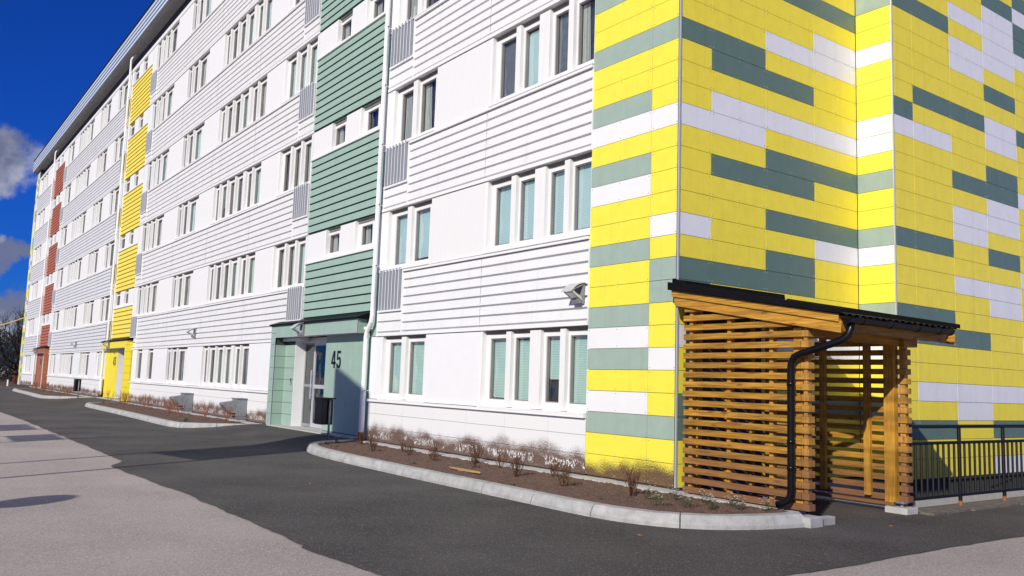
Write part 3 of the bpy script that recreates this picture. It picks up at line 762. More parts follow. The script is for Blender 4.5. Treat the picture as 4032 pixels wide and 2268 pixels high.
def edge_y(x):
    base = -5.62
    if x < -7.15: base = -5.50 - (.35 if x < -20 else 0) * min(1, (-20 - x) / 20 if x < -20 else 0)
    elif x < -6.35: base = -5.50 - .36 * (x + 7.15) / .8
    elif x < -2.3: base = -5.86 + .18 * (x + 6.35) / 4.05
    elif x < 1: base = -5.70
    else: base = -5.76 + .15 * (x - 1) / 2
    return base + .035 * mnoise.noise(Vector((x * 2.1, 3.3, 0))) + .02 * mnoise.noise(Vector((x * 9, 1.3, 0)))
def edge_x(y): return 3.80 + .05 * mnoise.noise(Vector((1.7, y * 1.4, 0))) + .02 * mnoise.noise(Vector((1.7, y * 8, 0)))
def grid(mb, xs, ys, hf, mat, yfun=None):
    b = len(mb.v)
    for x in xs:
        for j, y in enumerate(ys):
            yy = y
            if yfun and j == 0: yy = yfun(x)
            mb.v.append((x, yy, hf(x, yy)))
    ny = len(ys); mi = mb.mi(mat)
    for i in range(len(xs) - 1):
        for j in range(ny - 1):
            mb.f.append((b + i * ny + j, b + (i + 1) * ny + j, b + (i + 1) * ny + j + 1, b + i * ny + j + 1)); mb.m.append(mi)
def fr_(a, b, s):
    n = max(1, int(round((b - a) / s))); return [a + (b - a) * i / n for i in range(n + 1)]
mb = MB()
grid(mb, fr_(-95, -20, .5), [-5.6] + fr_(-5, .02, .25), ramp, 'asph_d', edge_y)
grid(mb, fr_(-20, 3.7, .1), [-5.6] + fr_(-5, .02, .2), ramp, 'asph_d', edge_y)
# door recesses
for a, b in ((-14.6, -9.4), (-37.8, -32.6), (-61.6, -56.4)): pass
seam = []
for a, b in (((-17.3, -2.9), (-13.6, -3.0)), ((-13.6, -3.0), (-11.4, -3.4)), ((-11.4, -3.4), (-8.9, -3.9)), ((-24.0, -3.4), (-17.3, -2.9)), ((-13.6, -3.0), (-13.2, -1.2)), ((-36, -3.1), (-24, -3.4))):
    seam.append((a, b))
# right strip with irregular edge
ys = fr_(-5.6, 25, .12)
bb = len(mb.v)
for y in ys: mb.v += [(3.7, y, -.14), (edge_x(y), y, -.14)]
mi = mb.mi('asph_d')
for i in range(len(ys) - 1): mb.f.append((bb + 2 * i, bb + 2 * i + 1, bb + 2 * i + 3, bb + 2 * i + 2)); mb.m.append(mi)
grid(mb, [2.32, 3.7], [.02, 25], lambda x, y: -.14, 'asph_d')
grid(mb, [-.03, 2.32], [.02, 2.2], lambda x, y: -.14, 'asph_d')
struct(mb.build('footpath'), 'new dark asphalt path along the facade')
mb2 = MB()
for (a, b) in seam:
    a, b = Vector(a), Vector(b); n_ = max(4, int((b - a).length / .15)); d = (b - a).normalized(); q = Vector((-d.y, d.x)) * .016
    pts = [a.lerp(b, i / n_) + Vector((-d.y, d.x)) * .03 * mnoise.noise(Vector((i * .7, a.x, 0))) for i in range(n_ + 1)]
    for u, v in zip(pts, pts[1:]):
        mb2.poly([(p.x, p.y, ramp(p.x, p.y) + .003) for p in (u - q, v - q, v + q, u + q)], 'joint')
struct(mb2.build('asphalt_seam'), 'dark tarred seams in the path')
# light well below the gable
mb = MB()
mb.box(2.08, 2.32, 2.2, 14.2, -2.2, -.12, 'edging'); mb.box(-.03, 2.08, 1.95, 2.2, -2.2, -.12, 'conc_lt')
mb.box(.64, 2.08, 2.2, 14.2, -1.35, -1.3, 'concrete'); mb.box(.64, 2.32, 14.2, 14.4, -1.4, -.12, 'conc_lt')
struct(mb.build('light_well'), 'sunken concrete light well along the gable')
mb = MB()
rr = random.Random(5)
y = 2.0
while y < 14:
    w = rr.uniform(.35, .6); mb.box(2.325 + rr.uniform(-.01, .01), 2.50 + rr.uniform(-.015, .03), y, y + w - .012, -.15, -.118 + rr.uniform(-.006, .006), 'edging'); y += w
struct(mb.build('edging_stones'), 'row of rough edging stones in front of the railing')

# ------------------------------------------------------------------ kerbs, soil, paving strips
def smooth_poly(pts, n=3):
    for _ in range(n):
        q = [pts[0]]
        for a, b in zip(pts, pts[1:]):
            q.append((a[0] * .75 + b[0] * .25, a[1] * .75 + b[1] * .25)); q.append((a[0] * .25 + b[0] * .75, a[1] * .25 + b[1] * .75))
        q.append(pts[-1]); pts = q
    return pts
def resample(pts, step):
    out = [Vector(pts[0])]; acc = 0; 
    for a, b in zip(pts, pts[1:]):
        a, b = Vector(a), Vector(b); l = (b - a).length; d = step - acc
        while d <= l:
            out.append(a + (b - a) * (d / l)); d += step
        acc = l - (d - step)
    out.append(Vector(pts[-1])); return out
def kerb(name, pts, label, seg_len=1.0, zt=0.0):
    p = resample(smooth_poly(pts), .05); n = len(p)
    nr = []
    for i in range(n):
        d = (p[min(n - 1, i + 1)] - p[max(0, i - 1)]).normalized(); nr.append(Vector((-d.y, d.x)))   # left of travel = inwards (towards wall)
    prof = [(0.0, -.2), (0.0, -.10), (.035, -.025), (.06, -.003), (.085, zt), (.195, zt), (.205, -.01), (.205, -.2)]
    mb = MB(); step = int(seg_len / .05)
    i = 0
    while i < n - 1:
        j = min(n - 1, i + step)
        if n - 1 - j < step * .3: j = n - 1
        rings = []
        for k in range(i, j + 1):
            q = p[k].copy()
            if k == i and i > 0: q += (p[k + 1] - p[k]).normalized() * .013
            b = len(mb.v)
            for o, z in prof:
                w = q + nr[k] * o
                wob = .003 * mnoise.noise(Vector((w.x * 6, w.y * 6, z * 8)))
                mb.v.append((w.x + wob, w.y + wob, z + wob))
            rings.append(b)
        mi = mb.mi('concrete'); m = len(prof)
        for r0, r1 in zip(rings, rings[1:]):
            for k in range(m - 1): mb.f.append((r0 + k, r1 + k, r1 + k + 1, r0 + k + 1)); mb.m.append(mi)
        mb.f.append(tuple(rings[0] + k for k in range(m))); mb.m.append(mi); mb.f.append(tuple(rings[-1] + k for k in range(m))[::-1]); mb.m.append(mi)
        i = j
    struct(mb.build(name), label)
    return p, nr
def inside(x, y, poly):
    c = False; n = len(poly)
    for i in range(n):
        x1, y1 = poly[i]; x2, y2 = poly[(i + 1) % n]
        if (y1 > y) != (y2 > y) and x < (x2 - x1) * (y - y1) / (y2 - y1) + x1: c = not c
    return c
def soil(name, p, nr, ywall, label, step=.04, lumps=900, seed=1):
    poly = [tuple(a + b * .16) for a, b in zip(p, nr)]
    poly = poly + [(poly[-1][0], ywall), (poly[0][0], ywall)]
    xs = [q[0] for q in poly]; ys_ = [q[1] for q in poly]
    x0, x1, y0, y1 = min(xs), max(xs), min(ys_), ywall
    nx, ny = int((x1 - x0) / step), int((y1 - y0) / step)
    idx = {}; mb = MB(); mi = mb.mi('soil')
    def hz(x, y):
        v = Vector((x, y, 0))
        return -.035 + .018 * mnoise.noise(v * 1.7) + .022 * mnoise.noise(v * 6) + .016 * mnoise.noise(v * 17)
    def vid(i, j):
        if (i, j) not in idx:
            x, y = x0 + i * step, y0 + j * step
            idx[(i, j)] = len(mb.v); mb.v.append((x, y, hz(x, y)))
        return idx[(i, j)]
    for i in range(nx + 1):
        for j in range(ny + 1):
            if inside(x0 + (i + .5) * step, y0 + (j + .5) * step, poly):
                mb.f.append((vid(i, j), vid(i + 1, j), vid(i + 1, j + 1), vid(i, j + 1))); mb.m.append(mi)
    r = random.Random(seed); k = 0
    while k < lumps:
        x, y = r.uniform(x0, x1), r.uniform(y0, y1)
        if not inside(x, y, poly): continue
        k += 1; s = r.choice([.006, .009, .012, .02]) * r.uniform(.8, 1.3); z = hz(x, y)
        b = len(mb.v)
        for dx, dy, dz in ((1, 0, 0), (-.3, .9, 0), (-.8, -.6, 0), (.1, .1, 1.1)):
            mb.v.append((x + dx * s * r.uniform(.7, 1.2), y + dy * s, z - .002 + dz * s))
        for f in ((0, 1, 3), (1, 2, 3), (2, 0, 3)): mb.f.append(tuple(b + q for q in f)); mb.m.append(mi)
    o = mb.build(name); struct(o, label)
K1 = [(-9.42, -.35), (-9.25, -.95), (-8.95, -1.40), (-8.45, -1.78), (-7.6, -2.02), (-6.3, -2.14), (-3.8, -2.20), (-.7, -2.20), (.6, -2.22), (1.25, -2.12), (1.75, -1.85), (2.08, -1.42), (2.26, -.9), (2.33, -.40)]
K2 = [(-32.3, -.45), (-31.7, -1.4), (-31.0, -1.95), (-29.8, -2.18), (-24, -2.2), (-17.2, -2.38), (-16.2, -2.36), (-15.72, -1.95), (-15.35, -1.0), (-15.05, -.35)]
K3 = [(-57.3, -.4), (-56.8, -1.4), (-55.9, -1.95), (-54, -2.15), (-45, -2.3), (-40.6, -2.45), (-39.8, -2.3), (-39.3, -1.6), (-38.7, -.35)]
p1, n1 = kerb('kerb', K1, 'rounded concrete kerb around the nearest planting bed', 1.15)
p2, n2 = kerb('kerb', K2, 'concrete kerb of the bed between the yellow and green porches')
p3, n3 = kerb('kerb', K3, 'concrete kerb of the bed between the red and yellow porches')
soil('soil', p1, n1, -.27, 'bare brown soil of the nearest bed', .035, 2600, 1)
soil('soil', p2, n2, -.27, 'bare brown soil of the middle bed', .08, 900, 2)
soil('soil', p3, n3, -.27, 'bare brown soil of the far bed', .15, 300, 3)
def paving(x0, x1, label, seed):
    r = random.Random(seed); mb = MB(); x = x0
    while x < x1:
        w = min(.35, x1 - x + .001); mb.box(x, x + w - .006, -.29, .0, -.12, -.022 + r.uniform(-.004, .004), 'paver'); x += .35
    struct(mb.build('paving_strip'), label)
paving(-9.2, 2.05, 'narrow paving strip at the wall foot by the nearest bed', 1); paving(-32.2, -14.9, 'narrow paving strip at the wall foot of the middle bed', 2); paving(-56.0, -38.3, 'narrow paving strip at the wall foot of the far bed', 3)
mb = MB(); mb.box(2.20, 2.40, -.42, -.18, -.2, -.03, 'concrete'); mb.box(2.26, 2.36, -.17, .12, -.2, -.05, 'concrete')
tag(mb.build('kerb_stone', bevel=.008), 'small square concrete stone at the right end of the nearest kerb', 'kerb stone')

# ------------------------------------------------------------------ shrubs and flowers
def shrub_mesh(seed, h, spread, stems, mat, thick=.0055):
    r = random.Random(seed); mb = MB()
    for i in range(stems):
        a = r.uniform(0, 2 * math.pi); q = r.uniform(.15, 1) * spread; hh = h * r.uniform(.6, 1.05)
        p0 = Vector((r.uniform(-.03, .03), r.uniform(-.03, .03), -.05)); d = Vector((math.cos(a) * q, math.sin(a) * q, hh))
        pts = [p0]
        for t in (.3, .6, .85, 1):
            pts.append(p0 + Vector((d.x * t ** .8, d.y * t ** .8, d.z * t)) + Vector((r.uniform(-.012, .012), r.uniform(-.012, .012), 0)))
        mb.tube(pts, [thick, thick * .85, thick * .7, thick * .55, thick * .3], mat, 4, False)
        for k in range(r.randint(2, 4)):
            t = r.uniform(.35, .85); s0 = p0 + Vector((d.x * t ** .8, d.y * t ** .8, d.z * t)); b = r.uniform(0, 6.28); l = r.uniform(.06, .16) * (h / .45)
            e = s0 + Vector((math.cos(b) * l * .5, math.sin(b) * l * .5, l))
            mb.tube([s0, (s0 + e) / 2 + Vector((0, 0, -.008)), e], [thick * .6, thick * .5, thick * .3], mat, 3, False)
            for m_ in range(2):
                q2 = s0.lerp(e, r.uniform(.3, 1)); z = .008
                mb.poly([q2 + Vector((-z, 0, 0)), q2 + Vector((0, z * .6, z)), q2 + Vector((z, 0, 0)), q2 + Vector((0, -z * .6, -z))], mat)
    return mb
def place(name, mb, loc, label, cat, group, rot=0):
    o = mb.build(name); o.location = loc; o.rotation_euler = (0, 0, rot); tag(o, label, cat, group); return o
B1 = [(-8.32, -.62, 'bare low twiggy shrub by the rusty foot of the white downpipe'), (-7.55, -.75, 'thin bare shrub near the left end of the nearest bed, second from the downpipe'), (-6.79, -1.09, 'small bare shrub close to the kerb side, left part of the nearest bed'), (-6.45, -.62, 'bare shrub against the mud scrawls, left part of the nearest bed'),
      (-5.77, -.85, 'sparse bare shrub below the first white scribbles of the nearest bed'), (-5.55, -.45, 'bare shrub tight to the paving strip under the ground floor windows'), (-4.75, -.95, 'dark bare shrub left of the wood scrap'), (-4.2, -.45, 'wide bare shrub close to the wall, behind the wood scrap'), (-3.44, -1.0, 'spreading bare shrub just right of the wood scrap'),
      (-3.3, -.55, 'bare shrub near the wall below the paired windows'), (-2.22, -1.05, 'dense bare shrub in front of the edge between white and yellow wall'), (-1.95, -.55, 'bare shrub tight against the left edge of the yellow wall'), (-1.0, -1.12, 'large bare shrub in front of the muddy yellow wall'), (.12, -.95, 'bare shrub at the corner trim of the yellow wall, beside the timber shelter')]
for i, (x, y, lab) in enumerate(B1):
    big = x in (-2.22, -1.0, -4.2, .12)
    place('shrub', shrub_mesh(20 + i, 
          .40 if big else .31, .18 if big else .13, 17 if big else 10, 'twig'), (x, y, -.03), lab, 'shrub', 'bare shrubs in the nearest bed')
r = random.Random(9)
for i in range(11):
    x = -31.6 + i * 1.42 + r.uniform(-.2, .2)
    if abs(x + 22.8) < .45 or abs(x + 17.3) < .45: x += .8
    place('shrub', shrub_mesh(60 + i, .62, .34, 10, 'twig_red', .006), (x, -.9 + r.uniform(-.25, .25), -.03), 'tall thin reddish bare shrub in the bed between the yellow and green porches', 'shrub', 'reddish shrubs in the middle bed')
for i in range(8):
    x = -55 + i * 2.0 + r.uniform(-.3, .3)
    place('shrub', shrub_mesh(90 + i, .62, .40, 10, 'twig_red', .008), (x, -.9 + r.uniform(-.2, .2), -.03), 'distant bare reddish shrub in the bed between the red and yellow porches', 'shrub', 'reddish shrubs in the far bed')
def flower(seed):
    r = random.Random(seed); e = empty('flowering_plant', (0, 0, 0), '', 'plant'); mb = MB(); mf = MB()
    for i in range(46):
        a = r.uniform(0, 6.28); q = r.uniform(0, .08); z = r.uniform(0, .11); l = r.uniform(.015, .035)
        c = Vector((math.cos(a) * q, math.sin(a) * q, z)); d = Vector((math.cos(a), math.sin(a), r.uniform(.2, 1))).normalized() * l; s = Vector((-math.sin(a), math.cos(a), 0)) * l * .3
        mb.poly([c - s, c + d, c + s], 'leaf')
    for i in range(16):
        a = r.uniform(0, 6.28); q = r.uniform(.01, .10); z = r.uniform(.08, .17)
        c = Vector((math.cos(a) * q, math.sin(a) * q, z)); mb.tube([(c.x * .5, c.y * .5, 0), tuple(c)], .0015, 'leaf', 3, False)
        for k in range(5):
            b = 6.28 * k / 5; d = Vector((math.cos(b), math.sin(b), .35)) * .014; s = Vector((-math.sin(b), math.cos(b), 0)) * .007
            mf.poly([c, c + d * .6 + s, c + d, c + d * .6 - s], 'petal')
    mb.build('foliage', e); mf.build('blossom', e); return e
FL = [(.49, -1.0, 'small leafy plant with few white flowers, leftmost by the shelter'), (1.04, -1.43, 'white flowering plant in front row near the kerb, left of centre'), (.72, -.75, 'white flowering plant behind, beside the corner shrub'), (1.0, -.55, 'white flowering plant closest to the left end of the slatted wall'), (1.22, -1.12, 'white flowering plant in the middle of the cluster by the shelter'),
      (1.45, -.95, 'tall white flowering plant in the middle of the cluster'), (1.38, -.50, 'white flowering plant near the slats behind the cluster'), (1.62, -.68, 'white flowering plant second from the black downpipe'), (1.86, -.45, 'white flowering plant right below the black downpipe outlet'),
      (-8.75, -.95, 'white flowering plant at the left tip of the nearest bed'), (-16.6, -1.9, 'white flowering plant at the right tip of the middle bed'), (-17.6, -1.6, 'white flowering plant in front of the right metal cabinet'), (-31.2, -1.2, 'small flowering plant at the left tip of the middle bed')]
for i, (x, y, lab) in enumerate(FL):
    e = flower(40 + i); e.location = (x, y, -.03); e['label'] = lab; e['group'] = 'white flowering plants in the beds'
    for c in e.children: c.location = (0, 0, 0)
r = random.Random(31)
for (x, y) in ((-7.9, -1.35), (-6.1, -1.6), (-4.4, -1.55), (-3.0, -1.85), (-2.2, -1.75), (-1.35, -1.75), (-.35, -1.95), (.3, -1.6)):
    mb = MB()
    for i in range(22):
        a = r.uniform(0, 6.28); q = r.uniform(0, .05); l = r.uniform(.02, .045); c = Vector((x + math.cos(a) * q, y + math.sin(a) * q, -.03)); d = Vector((math.cos(a), math.sin(a), r.uniform(.2, 1))).normalized() * l; s_ = Vector((-math.sin(a), math.cos(a), 0)) * l * .25
        mb.poly([c - s_, c + d, c + s_], 'leaf')
    o = mb.build('weed', loc=(x, y, -.03)); tag(o, 'tiny green weed sprouting from the bare soil of the nearest bed', 'weed', 'weeds in the nearest bed')
mb = MB(); rr = random.Random(4)
mb.prism([(-2.62 - .9, -1.42), (-3.25, -1.36), (-2.72, -1.37), (-2.60, -1.44), (-2.78, -1.48), (-2.98, -1.50), (-3.08, -1.53), (-3.15, -1.47), (-3.32, -1.48)], -.02, -.005, 'Z', 'wood_scrap')
tag(mb.build('wood_scrap'), 'splintered piece of pale wood lying on the soil', 'wood scrap')
for (x, y, lab) in ((1.9, -2.55, 'orange dry leaf on the asphalt in front of the curved kerb'), (2.75, .6, 'orange dry leaf on the asphalt near the shelter post block'), (-3.2, -3.9, 'dry leaf on the dark asphalt in front of the long kerb')):
    mb = MB(); mb.poly([(x - .03, y, -.132), (x, y + .012, -.128), (x + .03, y + .004, -.130), (x, y - .014, -.134)], 'orange'); tag(mb.build('fallen_leaf'), lab, 'leaf')

# ------------------------------------------------------------------ timber shelter
sh = empty('timber_shelter', (1.2, 1.0, -.14), 'slatted timber lean-to shelter with black roof against the yellow gable', 'shelter')
PITCH = .1255; SH_ = .075
def zunder(x): return 2.50 - .187 * (x - .14)
def slat_wall(y0, y1, x0, x1, name, back=False):
    mb = MB(); i = 0; r = random.Random(2 + back)
    while True:
        z = -.005 + i * PITCH; i += 1
        if z > 2.42: break
        xe = x1
        while zunder(xe) < z + .03 and xe > x0 + .2: xe -= .05
        if xe < x0 + .3: break
        jx = r.uniform(-.012, .012)
        mb.box(x0 + jx, xe + (r.uniform(-.004, .004) if xe == x1 else 0), y0, y1, z, z + SH_, 'wood_slat')
    return mb, i
mb, cnt = slat_wall(-.160, -.112, .27, 2.10, 'f')
mb.build('slatted_wall', sh, bevel=.003, label='front wall of brown stained horizontal slats')
mb, cnt = slat_wall(1.905, 1.945, .06, 2.22, 'b', True)
mb.build('slatted_wall', sh, bevel=.003, label='back wall of horizontal slats')
# stacked slat ends at the free corners
mb = MB(); mb2 = MB()
for i in range(18):
    z = -.005 + i * PITCH
    if z > zunder(2.2) - .02: continue
    mb.box(2.103, 2.20, -.152, -.03, z, z + SH_, 'woodend')
    mb.box(2.12, 2.17, -.13, -.045, z + SH_ + .001, z + PITCH - .001, 'woodend')
    if i < 16:
        mb2.box(2.14, 2.262, 1.86, 1.985, z + .0, z + SH_, 'woodend'); mb2.box(2.16, 2.23, 1.88, 1.965, z + SH_ + .001, z + PITCH - .001, 'woodend')
mb.build('slat_ends', sh, bevel=.003); mb2.build('slat_ends', sh, bevel=.003)
def bar(x0, x1, y0, y1, z0, z1, mat='woodz', name='stud'):
    mb = MB(); mb.box(x0, x1, y0, y1, z0, z1, mat); mb.build(name, sh, bevel=.003)
for a in (.33, .97, 1.62): bar(a, a + .055, -.111, -.03, .0, zunder(a + .05) - .02)
mb = MB(); mb.box(.035, .05, .14, 1.78, -.12, 2.62, 'dark'); mb.build('gap_backing', sh, label='dark sheet added on the gable side to darken the slat gaps')  # added dark sheet keeps the gaps between the slats dark
for yy in (.35, .95, 1.5): bar(.051, .11, yy, yy + .06, -.1, 2.5)
bar(1.97, 2.09, -.111, -.01, -.02, zunder(2.1) - .02, name='post')
for a in (.99, 1.66): bar(a, a + .09, 1.845, 1.904, .03, zunder(a + .05) - .1)
bar(.10, .20, 1.80, 1.904, -.02, zunder(.2) - .05, name='post')
bar(1.98, 2.125, 1.80, 1.904, -.02, zunder(2.2) - .1, name='post')
bar(.12, 2.1, 1.80, 1.8995, -.06, -.021, 'wood', 'bottom_rail')
# top beams
mb = MB()
for yy in (-.10, 1.84):
    mb.prism([(.1, zunder(.1) + .0), (2.55, zunder(2.55) + .0), (2.55, zunder(2.55) + .14), (.1, zunder(.1) + .14)], yy, yy + .045, 'Y', 'wood')
mb.build('rafter', sh)
mb = MB()
for yy in (.5, 1.1): mb.prism([(.1, zunder(.1) + .02), (2.55, zunder(2.55) + .02), (2.55, zunder(2.55) + .14), (.1, zunder(.1) + .14)], yy, yy + .045, 'Y', 'wood')
mb.build('rafter', sh)
mb = MB(); mb.box(2.05, 2.16, -.02, 2.34, zunder(2.1) - .13, zunder(2.1) - .003, 'woody'); mb.build('eaves_beam', sh)
# verge boards (two overlapping) front and back, eaves fascia
def verge(y0, y1, side):
    mb = MB()
    mb.prism([(.10, 2.69), (2.64, 2.245), (2.64, 2.155), (.10, 2.60)], y0, y0 + .022, 'Y', 'wood')
    mb.build('verge_board', sh, bevel=.003)
    mb = MB()
    mb.prism([(.12, 2.605), (2.66, 2.16), (2.655, 2.03), (.14, 2.47)], y0 + .024 * side, y0 + .022 + .024 * side, 'Y', 'wood')
    mb.build('verge_board', sh, bevel=.003)
verge(-.225, 0, 1); verge(2.365, 0, -1)
mb = MB(); mb.box(2.61, 2.632, -.17, 2.18, 2.05, 2.225, 'woody'); mb.build('fascia_board', sh)
# roof deck + black trapezoid sheet
mb = MB()
mb.prism([(.10, 2.66), (2.62, 2.222), (2.62, 2.236), (.10, 2.674)], -.19, 2.36, 'Y', 'woody')
mb.build('roof_boarding', sh)
mb = MB()
ys = fr_(-.25, 2.41, .035)
def wav(i): return .018 if (i % 4) in (1, 2) else 0
top = [[(x, y, zt + wav(i) ) for i, y in enumerate(ys)] for x, zt in ((.06, 2.69), (2.68, 2.236))]
for i in range(len(ys) - 1):
    mb.poly([top[0][i], top[1][i], top[1][i + 1], top[0][i + 1]], 'flash')
    a, b = top[1][i], top[1][i + 1]; mb.poly([a, (a[0], a[1], a[2] - .004), (b[0], b[1], b[2] - .004), b], 'flash')
mb.build('roof_sheet', sh)
mb = MB()
mb.prism([(.06, 2.80), (2.70, 2.30), (2.70, 2.243), (.06, 2.693)], -.262, -.235, 'Y', 'flash')
mb.prism([(.06, 2.80), (2.70, 2.30), (2.70, 2.29), (.06, 2.79)], -.235, -.13, 'Y', 'flash')
mb.build('verge_flashing', sh)
mb = MB(); mb.prism([(.06, 2.80), (2.70, 2.30), (2.70, 2.243), (.06, 2.693)], 2.39, 2.415, 'Y', 'flash'); mb.build('verge_flashing', sh)
mb = MB(); mb.prism([(.03, 2.70), (.03, 2.86), (.05, 2.86), (.20, 2.80), (1.78, 2.50), (1.78, 2.455), (.2, 2.72)], -.10, -.06, 'Y', 'flash')
mb.box(.012, .03, -.12, 2.38, 2.68, 2.86, 'flash'); mb.build('wall_flashing', sh)
# gutter
mb = MB()
gp = []
for k in range(9):
    a = math.pi * k / 8; gp.append((2.715 + .06 * math.cos(math.pi - a), 2.195 - .06 * math.sin(a)))
gi = [(2.715 + .053 * math.cos(math.pi - math.pi * k / 8), 2.195 - .053 * math.sin(math.pi * k / 8)) for k in range(8, -1, -1)]
mb.prism(gp + gi, -.17, 2.12, 'Y', 'black'); mb.prism(gp, -.175, -.169, 'Y', 'black'); mb.prism(gp, 2.12, 2.126, 'Y', 'black')
mb.tube([(2.775, -.17, 2.195), (2.775, 2.12, 2.195)], .008, 'black', 6)
for yy in (.1, .7, 1.3, 1.8, 2.08):
    mb.prism([(2.715 + .066 * math.cos(math.pi - math.pi * k / 8), 2.195 - .066 * math.sin(math.pi * k / 8)) for k in range(9)] + [(2.63, 2.25)], yy, yy + .02, 'Y', 'black')
mb.build('gutter', sh)
mb = MB(); cpath = [(2.70, -.06, 2.16), (2.70, -.08, 2.08), (2.68, -.10, 2.01), (2.62, -.12, 1.955), (2.52, -.15, 1.915), (2.16, -.235, 1.80), (2.08, -.248, 1.76), (2.04, -.25, 1.70), (2.03, -.25, 1.60), (2.03, -.25, .22), (2.022, -.252, .15), (1.985, -.27, .09), (1.93, -.285, .055), (1.87, -.30, .04)]
mb.tube(cpath, .043, 'black', 16)
for z in (1.42, .75, .45): mb.tube([(2.03, -.25, z), (2.03, -.25, z + .05)], .048, 'black', 16); 
for z in (1.35, .48): mb.tube([(2.05, -.23, z), (2.10, -.13, z)], .012, 'black', 6)
mb.build('downpipe', sh, smooth=True)
mb = MB(); mb.box(2.02, 2.32, 1.72, 1.99, -.2, -.065, 'conc_lt'); o = mb.build('footing_block', sh, bevel=.008)
mb = MB(); mb.tube([(2.18, 1.86, -.066), (2.18, 1.86, -.0)], .02, 'steel', 10); mb.box(2.1, 2.24, 1.8, 1.95, -.02, -.006, 'steel'); mb.build('post_bolt', sh)

# ------------------------------------------------------------------ railing
rl = empty('metal_railing', (2.2, 5, -.13), 'black painted steel railing with chipped rusty foot rail along the light well', 'railing')
X0, yA, yB = 2.2, 2.02, 13.7
mb = MB(); mb.tube([(X0, yA, .955), (X0, yB, .955)], .026, 'rustblk', 10); mb.build('handrail', rl)
mb = MB(); mb.tube([(X0, yA, .735), (X0, yB, .735)], .022, 'rustblk', 10); mb.build('middle_rail', rl)
mb = MB(); mb.tube([(X0, yA, .02), (X0, yB, .02)], .022, 'rustblk', 10); mb.build('bottom_rail', rl)
py = [2.02 + 1.298 * i for i in range(10)]
for y in py:
    mb = MB(); mb.tube([(X0, y, -.16), (X0, y, -.06)], .026, 'rust', 10); mb.tube([(X0, y, -.06), (X0, y, .95)], .026, 'rustblk', 10); mb.build('post', rl)
y = 2.02; k = 0
for i in range(9):
    for j in range(1, 9):
        yy = py[i] + 1.298 * j / 9
        mb = MB(); mb.tube([(X0, yy, .03), (X0, yy, .73)], .0165, 'rustblk', 6); mb.build('baluster', rl)
mb = MB(); mb.tube([(1.95, 5.0, -.25), (.9, 7.6, -1.2)], .03, 'rustblk', 8); mb.tube([(1.3, 6.2, -.1), (1.3, 6.9, .0)], .02, 'rustblk', 8)
tag(mb.build('stair_handrail'), 'sloping black handrail down in the light well behind the railing', 'handrail')

# ------------------------------------------------------------------ litter bins, cabinets
def bin_(x, y, z, label, s=1.0):
    e = empty('litter_bin', (x, y, z), label, 'litter bin', 'black boxes on steel posts by the doors')
    mb = MB(); mb.tube([(x + .02, y, z), (x + .02, y, z + .93)], .024, 'steel', 12); mb.build('post', e, loc=(x, y, z), smooth=True)
    mb = MB()
    x1 = x - .0; 
    mb.prism([(x1 - .02, z + .40), (x1 - .02, z + .95), (x1 - .42, z + .95), (x1 - .41, z + .40)], y - .16, y + .10, 'Y', 'black')
    mb.build('bin_box', e, loc=(x, y, z), bevel=.006)
    mb = MB(); mb.box(x1 - .435, x1 + .06, y - .175, y + .115, z + .955, z + .985, 'black'); mb.build('lid', e, loc=(x, y, z))
bin_(-9.32, -.90, -.08, 'black litter bin on a galvanised post beside door 45')
bin_(-37.3, -1.2, -.1, 'black litter bin on a thin post beside the yellow porch')
def cabinet(x, label):
    z = -.05
    e = empty('ventilation_cabinet', (x, -.2, z), label, 'cabinet', 'galvanised cabinets at the wall foot')
    mb = MB(); mb.box(x - .42, x, -.32, -.012, z + .17, z + .68, 'steel'); mb.build('casing', e, loc=(x, -.2, z), bevel=.004)
    mb = MB(); mb.box(x - .45, x + .03, -.345, -.005, z + .68, z + .70, 'steel'); mb.build('lid', e, loc=(x, -.2, z))
    mb = MB(); mb.box(x - .45, x + .02, -.34, -.008, z + .10, z + .125, 'steel'); mb.box(x - .41, x - .01, -.30, -.012, z - .02, z + .10, 'concrete'); mb.box(x - .41, x - .01, -.30, -.012, z + .125, z + .17, 'steel'); mb.build('base', e, loc=(x, -.2, z))
    mb = MB(); mb.prism([(-.321, z + .62), (-.70, z + .56), (-.71, z + .50), (-.50, z + .27), (-.321, z + .26)], x - .40, x - .02, 'X', 'steel'); mb.build('hood', e, loc=(x, -.2, z), bevel=.003)
    mb = MB(); mb.box(x - .36, x - .06, -.42, -.3205, z + .17, z + .262, 'rust'); mb.build('outlet', e, loc=(x, -.2, z))
cabinet(-22.62, 'galvanised cabinet with slanted hood, left one of the pair at the wall')
cabinet(-17.12, 'galvanised cabinet with slanted hood, right one nearer the green porch')

# ------------------------------------------------------------------ unseen boards and sign, shaped and placed to throw the shadows in the frame
sb = empty('shadow_board', (-4.3, -11, -.16), 'unseen tall board on two thin posts, shaped to throw the yard shadow', 'board')
for x in (-5.2, -3.3):
    mb = MB(); mb.tube([(x, -11, -.16), (x, -11, 3.9)], .055, 'steel', 8); mb.build('post', sb, loc=(x, -11, -.16))
mb = MB(); mb.prism([(-5.22, 3.6), (-3.28, 3.85), (-3.28, 7.55), (-5.22, 8.2)], -11.04, -10.96, 'Y', 'sign'); mb.build('panel', sb, loc=(-4.3, -11, 3.3))
s2 = empty('shadow_sign', (-.83, -11, -.16), 'unseen round sign on a post, set to throw the disc shadow', 'sign')
mb = MB(); mb.tube([(-.83, -11, -.16), (-.83, -11, 2.2)], .03, 'steel', 8); mb.build('post', s2, loc=(-.83, -11, -.16))
mb = MB(); cx, cz = -.83, 2.05
